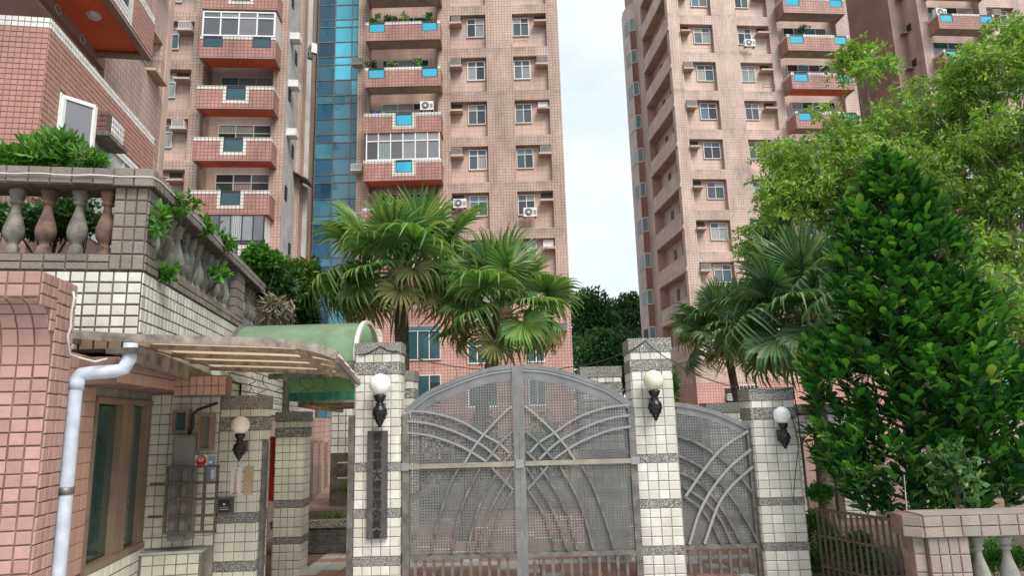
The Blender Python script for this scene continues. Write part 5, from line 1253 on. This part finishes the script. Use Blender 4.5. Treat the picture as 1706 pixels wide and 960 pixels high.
def bush(label, name, cat, base_pt, c, rad, n, ls, mat, lw=.45, nb=9, oval=False, stems=4, up=.4, shell=.3, group=None, extra=None):
    o = put(name, None, None, Matrix.Translation(base_pt), label=label, cat=cat, group=group)
    p = clump_points(c, rad, n, nb, shell); n = len(p); tv, tf = leaf_oval(1, lw) if oval else leaf_quad(1, lw)
    d = rdir(n, up) + (p-np.array(c))/np.array(rad)*.5
    scatter('foliage', tv, tf, mat, p, rot_to(d, RNG.uniform(0, 6.28, n)), RNG.uniform(.7, 1.25, n)*ls, o)
    st_ = MB()
    for i in range(stems):
        q = p[RNG.integers(0, n)]; m_ = (np.array(base_pt)+q)/2 + RNG.normal(size=3)*.05*max(rad); st_.tube([base_pt, m_, q], [.03*max(rad), .018*max(rad), .006*max(rad)], 5)
    if stems: st_.build('stem', 'bark', o, world=True)
    return o

# ---- fan palms
def fan_leaf(nseg=42, L=.95, spread=285, droop=.5, seed=0, pet=1.0, tilt=0):
    """palmate blade: narrow pleated segments, split tips hanging down; the blade folds at the stalk by tilt degrees"""
    rg = random.Random(seed); mb = MB(); ct, st = math.cos(R(tilt)), math.sin(R(tilt))
    for i in range(nseg):
        a = R(-spread/2 + spread*i/(nseg-1)); l = L*(.78+.22*math.cos(a*.5))*rg.uniform(.86, 1.08); wd = .023*L
        dx, dy = math.sin(a), math.cos(a); px, py = dy, -dx
        pts = []; K = 7; dr = droop*rg.uniform(.5, 1.6); sw = rg.uniform(-.05, .05)
        for k in range(K+1):
            t = k/K; over = max(0, t-.50)/.50; rr = l*(t - .38*min(1, dr)*over**2*.9); zz = .08*L*t - l*(.08*t*t*dr + .62*dr*over**1.8)
            wdt = wd*(.35+2.4*t if t < .5 else 1.55*(1-over)**.8+.06)
            cx, cyy = dx*rr+px*sw*over, dy*rr+py*sw*over
            for (ox, dz) in ((-1, .016), (0, -.016), (1, .016)):
                X_, Yy, Zz = cx+px*wdt*ox, cyy+py*wdt*ox, zz+dz*(1-over*.5)
                pts.append((X_, pet + Yy*ct - Zz*st, Yy*st + Zz*ct))
        fs = []
        for k in range(K): o = 3*k; fs += [(o, o+1, o+4, o+3), (o+1, o+2, o+5, o+4)]
        mb.add(pts, fs)
    return mb
def leaf_meshes(mat, variants, **kw):
    out = []
    for i, dr in enumerate(variants): out.append(fan_leaf(seed=i*7+3, droop=dr, **kw).mesh('frond', mat))
    return out
PET = MB().tube([(0, 0, 0), (0, .45, .04), (0, 1.0, .0)], [.022, .016, .012], 5)
def petioles(nm): return PET.mesh('petiole', nm)
def palm(label, base_pt, crown, nl, size, mats=('palm_leaf', 'palm_leaf_old'), lean=(0, 0), seed=1, trunk_r=.13, group='fan palms'):
    rg = random.Random(seed); b = Vector(base_pt); c = Vector(crown)
    o = put('fan_palm', None, None, Matrix.Translation(b), label=label, cat='palm tree', group=group)
    mid = (b+c)/2 + Vector((lean[0], lean[1], 0)); tr = smooth([b, mid, c], 14)
    tb = MB(); rs = [trunk_r*(1.15-.3*i/len(tr)) * (1+.06*(i % 2)) for i in range(len(tr))]; tb.tube(tr, rs, 12); tb.build('trunk', 'bark', o, True, True)
    fb = MB(); fb.lathe([(trunk_r*1.1, -.55), (trunk_r*1.7, -.25), (trunk_r*1.6, .05), (trunk_r*.7, .3)], 12, c)
    for i in range(34):
        a = rg.uniform(0, 6.28); z = rg.uniform(-.5, .1); p = c + Vector((math.cos(a)*trunk_r*1.4, math.sin(a)*trunk_r*1.4, z)); fb.tube([p, p+Vector((math.cos(a)*.12, math.sin(a)*.12, .22))], [.03, .012], 4)
    fb.build('crown_fibre', 'fibre', o, world=True)
    g = [fan_leaf(seed=i*7+3, droop=dr, tilt=ti).mesh('frond', mats[0]) for i, (dr, ti) in enumerate(((.25, 12), (.5, -8), (.8, -22), (1.0, -34)))]; y = [fan_leaf(seed=i+77, droop=dr, nseg=24, tilt=-25, L=.8).mesh('frond', mats[1]) for i, dr in enumerate((.8, 1.2))]
    pg, py = petioles('shrub_leaf'), petioles('palm_leaf_old')
    for i in range(nl):
        t = i/(nl-1); el = R(84) - R(122)*t**.95; az = i*2.39996 + rg.uniform(-.25, .25)
        el += R(rg.uniform(-9, 9)); d = Vector((math.cos(az)*math.cos(el), math.sin(az)*math.cos(el), math.sin(el)))
        old = t > .86 or (t > .6 and rg.random() < .2)
        me = (y if old else g)[min(3 if not old else 1, int(t*3.6*rg.uniform(.6, 1.2)) if not old else rg.randint(0, 1))]
        upv = Vector((0, 0, 1)) if abs(d.z) < .93 else Vector((math.cos(az), math.sin(az), 0))*-1
        x = d.cross(upv).normalized(); z = x.cross(d).normalized()
        s = size*rg.uniform(.78, 1.08)*(.85 if t < .12 else 1)
        # blade dips further than its stalk
        rx = Matrix.Rotation(R(rg.uniform(-38, 38)), 3, 'Y')
        M3 = Matrix((x, d, z)).transposed() @ rx
        M = (M3*s).to_4x4(); M.translation = c + d*.10
        fo = put('frond', me, o, M, world=True); put('petiole', py if old else pg, fo)
    return o
c1 = at(668, 455, 14.0); palm('tallest fan palm, broad shaggy crown in front of the central tower', (at(668, 600, 14).x-.05, 14.0, GZ), c1, 40, 1.12, seed=4, trunk_r=.15, lean=(.05, 0))
c2 = at(838, 527, 13.2); palm('smaller fan palm with leaning bare trunk above the arched gate', (at(795, 650, 13.2).x-.25, 13.2, GZ), c2, 31, .92, seed=9, trunk_r=.13, lean=(-.12, 0))
c3 = at(1352, 540, 13.0); palm('dark green fan palm crowding behind the glossy round-leaved tree', (c3.x-.1, 13.0, GZ), c3, 40, 1.10, mats=('palm_leaf_deep', 'palm_leaf_old'), seed=14)
c4 = at(1208, 562, 19.0); palm('distant slim fan palm in front of the right tower', (at(1243, 660, 19.0).x, 19.0, GZ), c4, 32, .95, mats=('palm_leaf_deep', 'palm_leaf_old'), seed=21, trunk_r=.11)

# ---- glossy round-leaved tree, right
def cone_tree():
    base_ = Vector((at(1540, 800, 9.3).x, 9.6, GZ)); o = put('round_leaved_tree', None, None, Matrix.Translation(base_), label='dense cone-shaped tree with glossy round dark leaves filling the right side', cat='tree')
    tp_ = at(1487, 268, 9.1)
    Yz = lambda py: at(1520, py, 9.1).z
    prof_ = [(Yz(268), .05), (Yz(300), .36), (Yz(345), .58), (Yz(400), .74), (Yz(450), .92), (Yz(490), .92), (Yz(530), 1.22), (Yz(600), 1.55), (Yz(700), 1.72), (Yz(760), 1.62), (Yz(815), 1.35), (.85, .9)]
    zs_ = np.array([p[0] for p in prof_])[::-1]; rs_ = np.array([p[1] for p in prof_])[::-1]
    def centre(z): t = (tp_.z-z)/(tp_.z-1.0); return tp_.x + (at(1548, 760, 9.1).x-tp_.x)*t**.7, 9.3+.15*t
    locs, dirs, rl, sc = [], [], [], []
    nR = 2300; g = 0
    for i in range(nR):
        z = RNG.uniform(.95, tp_.z)**1.0
        if RNG.random() > np.interp(z, zs_, rs_)/1.85 + .12: continue
        a = -math.pi/2 + RNG.normal()*1.25; lump = .86 + .11*math.sin(a*3+z*2.3)+.09*math.sin(a*5-z*3.7)+.09*math.sin(z*6.1+a)
        inner = RNG.random() < .34; r = np.interp(z, zs_, rs_)*lump*(RNG.uniform(.35, .8) if inner else RNG.uniform(.80, 1.10))
        cx_, cy_ = centre(z); p = np.array([cx_+r*math.cos(a), cy_+r*math.sin(a)*.85, z])
        if p[0] < at(1352, 700, p[1]).x and z < 3.3: continue
        out = np.array([math.cos(a), math.sin(a), 1.0+1.3*RNG.random()]); out /= np.linalg.norm(out)
        k = RNG.integers(5, 9); e1 = np.cross(out, [0, 0, 1.]); e1 /= np.linalg.norm(e1); e2 = np.cross(out, e1)
        for j in range(k):
            b = j*2.4+RNG.uniform(-.3, .3); op = .22+.80*j/k
            d = out*math.cos(op) + (e1*math.cos(b)+e2*math.sin(b))*math.sin(op)
            locs.append(p + out*(.10-.02*j)); dirs.append(d); rl.append(RNG.normal()*.3); sc.append(RNG.uniform(.13, .245))
    locs, dirs, rl, sc = map(np.array, (locs, dirs, rl, sc))
    # roll so the blade faces outwards/up
    tv, tf = leaf_oval(1, .47, .07, .10); tv = [(x*(.62 if i in (1, 7) else 1.08 if i in (3, 5) else 1), y, z) for i, (x, y, z) in enumerate(tv)]
    order = np.argsort(np.linalg.norm(locs - np.array([0, 0, EYE]), axis=1)); locs, dirs, rl, sc = locs[order], dirs[order], rl[order], sc[order]
    rot = rot_to(dirs, rl)
    me = MB().add(tv, tf).mesh('leaf', 'broad_leaf', True)
    for i in range(300):
        M = Matrix([list(rot[i][r]*sc[i]) for r in range(3)]).to_4x4(); M.translation = Vector(locs[i]); put('leaf', me, o, M, world=True)
    scatter('foliage', tv, tf, 'broad_leaf', locs[300:], rot[300:], sc[300:], o, kind='stuff', smooth=True)
    t = MB().tube(smooth([base_, Vector((centre(2.5)[0], 9.4, 2.5)), Vector((tp_.x, 9.3, tp_.z-.3))], 10), [.12-.009*i for i in range(11)], 8)
    t.build('trunk', 'bark', o, world=True)
    br = MB()
    for i in range(70):
        z = .9+(tp_.z-1.4)*i/70; a = i*2.4; cx_, cy_ = centre(z); r = np.interp(z, zs_, rs_)*.85; br.tube([(cx_, cy_, z-.1), (cx_+r*math.cos(a), cy_+r*math.sin(a)*.85, z+.25)], [.03, .008], 5)
    br.build('branch', 'bark', o, world=True, kind='stuff')
cone_tree()

# ---- tall lacy tree
def lacy_tree(label, base_pt, blobs, nspray, seed, ls=.125, lmat='lacy_leaf', blossom=.07, trunk_r=.16):
    rg = np.random.default_rng(seed); bp = Vector(base_pt)
    o = put('lacy_tree', None, None, Matrix.Translation(bp), label=label, cat='tree')
    fork = bp + Vector((0, 0, 2.6)); tb = MB(); tb.tube(smooth([bp, bp+Vector((.1, 0, 1.2)), fork], 8), [trunk_r*(1.1-.04*i) for i in range(9)], 10); tb.build('trunk', 'bark_pale', o, True, True)
    locs, dirs, rl, sc, mi = [], [], [], [], []
    wts = np.array([b[1][0]*b[1][2] for b in blobs]); wts = wts/wts.sum()
    for (c, rad), w_ in zip(blobs, wts):
        c = Vector(c); mid = fork.lerp(c, .55) + Vector((rg.normal()*.3, rg.normal()*.2, -.35)); pts = smooth([fork, mid, c], 10)
        bm_ = MB(); bm_.tube(pts, [.07-.0055*i for i in range(len(pts))], 7)
        n = int(nspray*w_); ns = max(5, int(n/48))
        for k in range(ns):
            d = rg.normal(size=3); d /= np.linalg.norm(d); d *= rg.uniform(.35, 1)**.5; sc_ = np.array(c) + d*np.array(rad)
            s_ = pts[rg.integers(5, len(pts)-1)]; e = Vector(sc_); bm_.tube(smooth([s_, s_.lerp(e, .5)+Vector((rg.normal()*.1, rg.normal()*.1, .02)), e], 4), [.020, .016, .011, .008, .004][:5], 5)
            rr = rg.uniform(.18, .44); m_ = int(48*(rr/.34)**1.6)
            bls = rg.random() < blossom*4 and d[2] > -.1
            for q_ in range(m_):
                o3 = rg.normal(size=3); o3 /= np.linalg.norm(o3); q = sc_ + o3*rr*rg.uniform(.2, 1)*np.array([1.15, 1.15, .75])
                d3 = o3*.8 + rg.normal(size=3)*.55 + np.array([0, 0, -.25]); d3 /= np.linalg.norm(d3)
                sd_ = np.cross(d3, rg.normal(size=3)); sd_ /= np.linalg.norm(sd_); L_ = rg.uniform(.16, .32)
                if bls and o3[2] > .2 and rg.random() < .5:
                    for j in range(7): locs.append(q+rg.normal(size=3)*.05+[0, 0, .08]); dirs.append(rg.normal(size=3)+[0, 0, 1]); rl.append(rg.uniform(0, 6)); sc.append(.045); mi.append(1)
                for j in range(5):
                    t = (j+1)/5; b_ = q + d3*L_*t - np.array([0, 0, .10])*t*t
                    for sgn in (-1, 1):
                        locs.append(b_); dirs.append(sd_*sgn*.9 + d3*.6 + np.array([0, 0, -.3])+rg.normal(size=3)*.25); rl.append(rg.uniform(0, 3)); sc.append(ls*(1.1-.5*abs(t-.5))*rg.uniform(.75, 1.25)); mi.append(0)
        bm_.build('limb', 'bark_pale', o, world=True)
    tv, tf = leaf_quad(1, .36); locs = np.array(locs); dirs = np.array(dirs)
    scatter('foliage', tv, tf, [lmat, 'blossom'], locs, rot_to(dirs, np.array(rl)), np.array(sc), o, np.array(mi))
def bl(px, py, Y, rx, rz, ry=None): c = at(px, py, Y); s = Y/1134; return ((c.x, c.y, c.z), (rx*s, (ry or rx)*s*.9, rz*s))
lacy_tree('tall feathery yellow-green tree in front of the right towers', (at(1560, 700, 14).x, 14.0, GZ),
    [bl(1440, 120, 14, 45, 50), bl(1400, 215, 14, 75, 50), bl(1310, 370, 14.3, 80, 70), bl(1520, 190, 14, 90, 60), bl(1480, 290, 13.6, 110, 60), bl(1395, 310, 13.8, 95, 60), bl(1600, 270, 14, 90, 70), bl(1600, 170, 14.3, 70, 55), bl(1360, 440, 14.3, 95, 45), bl(1445, 400, 14, 80, 50), bl(1330, 290, 14.2, 70, 55), bl(1285, 400, 14.4, 50, 35)], 6400, 5)
lacy_tree('second feathery tree at the right edge with dark open branches', (at(1730, 700, 12.5).x, 12.5, GZ),
    [bl(1665, 110, 13, 75, 60), bl(1690, 220, 12.5, 85, 60), bl(1640, 330, 13, 60, 50), bl(1700, 330, 12.5, 50, 40), bl(1670, 500, 12, 60, 45), bl(1700, 60, 13, 40, 30), bl(1640, 420, 12.6, 60, 30)], 3300, 11, trunk_r=.15)

# ---- far trees between the towers
for i, (px, py, Y, rx, rz, lb) in enumerate(((985, 530, 70, 55, 55, 'dark tree beyond the courtyard touching the central tower'), (1045, 540, 74, 45, 60, 'dark tree beyond the courtyard touching the right tower'), (1015, 590, 60, 75, 60, 'lower dark tree in the gap between the two towers'))):
    c = at(px, py, Y); s = Y/1134
    o = bush(lb, 'forest_tree', 'tree', (c.x, c.y, GZ), (c.x, c.y, c.z), (rx*s, rx*s*.7, rz*s), 7500, .42, 'forest_leaf', .5, 22, stems=5, shell=.1)
    MB().tube([(c.x, c.y, GZ), (c.x, c.y, c.z)], [.5, .3], 8).build('trunk', 'bark', o, world=True)
hp = clump_points((5, 82, 6), (16, 5, 9), 14000, 30, .1); tv, tf = leaf_quad(1, .5)
scatter('distant_wood', tv, tf, 'forest_leaf', hp, rot_to(rdir(len(hp), .3), RNG.uniform(0, 6, len(hp))), RNG.uniform(.35, .6, len(hp)), None, kind='stuff')
bush('bright green shrub beside the pillar with the stained lamp', 'shrub', 'shrub', (at(1122, 700, 15).x, 15, GZ), tuple(at(1120, 640, 15)), (.22, .2, .55), 900, .09, 'shrub_leaf')

# ---- greenery on the terrace
def tb(label, px, py, off_v, rx, rz, n, ls, mat, name='shrub', cat='shrub', **k):
    # stands on the terrace floor at v=off_v
    d = ray(px, py); u_, = (0,); # intersect with plane v = off_v of the terrace frame
    nn = FT.n; q = EYEV + d*(((FT.P - nn*off_v) - Vector((0, 0, 0))).dot(nn)/nn.dot(d)); s = q.y/1134
    return bush(label, name, cat, (q.x, q.y, 4.0), (q.x, q.y, q.z), (rx*s, max(.25, rx*s*.6), rz*s), n, ls, mat, **k)
tb('bright feathery shrub above the cap of the terrace balustrade, far left', 100, 258, 1.3, 84, 44, 2600, .13, 'shrub_leaf', lw=.26, nb=15, up=.9, shell=.05, stems=10)
tb('low yellow-green fern at the photo edge above the balustrade', 6, 268, 1.2, 40, 24, 900, .12, 'shrub_leaf', lw=.25, up=.9, shell=.05)
tb('fan-leaved bright plant by the open white window', 150, 268, 1.1, 34, 18, 900, .10, 'shrub_leaf', lw=.25)
tb('dark hedge filling the space behind the front balusters', 85, 365, 1.0, 110, 48, 6500, .075, 'shrub_dark', lw=.45, nb=22)
tb('mixed leafy shrub with yellow and orange leaves on the terrace end', 485, 468, 7.2, 44, 46, 3400, .15, 'croton_leaf', lw=.5, nb=16, name='croton_shrub')
tb('large dark green shrub massed behind the sloping balustrade', 455, 478, 6.2, 44, 44, 3600, .13, 'shrub_dark', lw=.5, nb=18)
tb('dark green shrub at the far end of the terrace', 515, 490, 8.2, 26, 70, 2600, .15, 'shrub_dark', lw=.5, nb=14)
tb('bright green shrub crown on the terrace beside the mixed shrub', 432, 432, 6.0, 36, 34, 2600, .13, 'shrub_leaf', lw=.5)
tb('tangle of dry grey leaves and vines hanging over the balustrade', 462, 512, 5.2, 34, 22, 500, .17, 'dry_leaf', lw=.18, nb=10, name='dry_vine', cat='vine', stems=26, up=-.4)
for i, (px, py, rx, rz, v) in enumerate(((262, 372, 16, 26, .5), (300, 335, 22, 18, .9), (278, 455, 10, 10, .5), (345, 372, 12, 14, 1.6), (366, 455, 14, 16, 2.4), (375, 405, 14, 14, 2.8))):
    lab = ['leafy vine spilling round the terrace corner post', 'palmate green shoot rising over the terrace side cap', 'small fern growing at the foot of the first side baluster', 'yellow-green sprig on the side cap of the terrace', 'leafy sprig between the middle side balusters', 'yellow-green tuft near the far post of the terrace'][i]
    vq, zq = FT.side(px, py, .03); c = Q(.04, vq, zq); s = c.y/1134
    bush(lab, 'vine', 'vine', tuple(Q(-.15, vq+.1, min(zq, 4.1))), tuple(c), (rx*s*1.5, rx*s, rz*s*1.5), 170, .095, 'shrub_leaf', lw=.42, nb=8, stems=9, shell=.05, up=.0)
# planter and fence greenery
a = at(555, 865, 13.2); bush('low shrubs in the slate planter left of the gate', 'planter_shrub', 'shrub', (a.x, 13.2, .6), (a.x, 13.2, a.z-.12), (.75, .5, .22), 1800, .08, 'shrub_leaf', nb=14)
a = at(592, 790, 15); bush('thin leafy plant growing by the back railing in the courtyard', 'plant', 'plant', (a.x, 15, .6), (a.x-.1, 15, a.z-.3), (.25, .2, .45), 260, .09, 'shrub_leaf')
for i, (px, py, Y, rx, rz, n, lb) in enumerate(((1362, 905, 10.0, 42, 58, 2300, 'bright small-leaved bush behind the left half of the brown fence'), (1365, 820, 9.9, 26, 22, 900, 'bright tuft rising above the brown fence by the pillar'), (1440, 925, 9.75, 50, 40, 1800, 'small-leaved bush behind the right half of the brown fence'), (1655, 930, 7.9, 60, 30, 1500, 'low greenery behind the balusters of the stone balustrade'))):
    c = at(px, py, Y); s = Y/1134; bush(lb, 'bush', 'bush', (c.x, c.y, GZ), tuple(c), (rx*s, rx*s*.6, rz*s), int(n*1.5), .05, 'shrub_leaf', nb=14, lw=.5)
# young sapling in front of the round-leaved tree, with its stake
c = at(1590, 790, 8.0); o = bush('pale small-leaved sapling in front of the round-leaved tree', 'sapling', 'sapling', (c.x, 8.0, GZ), (c.x, 8.0, c.z), (.38, .25, .42), 420, .125, 'sapling_leaf', nb=16, lw=.45, stems=9)
a, b = at(1503, 855, 8.1), at(1506, 792, 8.1); MB().tube([Vector((a.x, 8.1, GZ)), b], .008, 6).build('stake', 'steel_worn', None, True, label='thin pale metal stake rising behind the left end of the stone balustrade', cat='stake')
# courtyard planting seen through the gate
for i, (px, Y, h_) in enumerate(((690, 18.6, 2.4), (775, 19.4, 2.2), (905, 19.0, 2.0), (1010, 19.6, 2.5), (1185, 18.8, 2.0))):
    x = at(px, 850, Y).x; bush(['dark dense shrub behind the left end of the arched gate', 'dark shrub behind the middle of the left gate leaf', 'green shrub behind the right gate leaf', 'dark tall shrub behind the right end of the arched gate', 'dark shrub in the courtyard behind the small gate'][i], 'shrub', 'shrub', (x, Y, GZ), (x, Y, .5+h_*.45), (1.15, .6, h_*.6), 2600, .14, ['shrub_dark', 'shrub_dark', 'shrub_leaf', 'shrub_dark', 'shrub_dark'][i], nb=14)
# potted plants on the balconies of the central tower
pots = [(-8.1, 26.85, 'tall leafy potted plant, left end of the upper planted balcony'), (-7.2, 26.85, 'spiky potted plant near the left end of the upper planted balcony'), (-6.2, 26.85, 'bright potted fern in the middle of the upper planted balcony'), (-4.7, 26.85, 'bushy potted plant, right end of the upper planted balcony'),
        (-8.3, 23.75, 'straggly flowering plant, left end of the second planted balcony'), (-7.0, 23.75, 'leafy potted plant left of centre on the second planted balcony'), (-5.5, 23.75, 'spreading potted plant right of centre on the second planted balcony')]
for i, (x, z, lb) in enumerate(pots):
    o = put('potted_plant', None, None, T(x, 38.8, z-.15), label=lb, cat='potted plant', group='potted plants on the balconies')
    MB().lathe([(.11, 0), (.16, .26), (.18, .26), (.15, .25)], 10).build('pot', 'terracotta', o)
    p = clump_points((0, 0, .55), (.45, .3, .42), 260, 6, .1); scatter('foliage', tv, tf, ['shrub_leaf', 'shrub_dark', 'palm_leaf'][i % 3], p + np.array([x, 38.8, z-.15]), rot_to(rdir(len(p), .6), RNG.uniform(0, 6, len(p))), RNG.uniform(.10, .2, len(p)), o)
xr_, zr_ = FR.front(1338, 48, .6); q = FR.pt(xr_, -.6, zr_)
bush('small potted shrub on the top visible balcony of the right tower', 'potted_plant', 'potted plant', (q.x, q.y, zr_-.5), (q.x, q.y, zr_), (.55, .3, .3), 300, .14, 'shrub_dark', group='potted plants on the balconies')

# ---- grass and leaf litter along the fence foot and bed
gp = np.column_stack([RNG.uniform(-2.5, 6.5, 9000), RNG.uniform(17.9, 24, 9000), np.full(9000, GZ)])
scatter('grass', [(0.3, 0, 0), (-.3, 0, 0), (0, 3, .2)], [(0, 1, 2)], 'shrub_leaf', gp, rot_to(rdir(9000)*.3+[0, 0, 1], RNG.uniform(0, 6, 9000)), RNG.uniform(.05, .10, 9000), None, kind='stuff')
MB().box(3.9, 14, 9.7, 13.5, 0, GZ+.03).build('planting_bed', 'soil', kind='structure')

flush_tiles()
for p in PROTO:
    if p.name in bpy.data.objects and not p.users_collection: bpy.data.objects.remove(p)
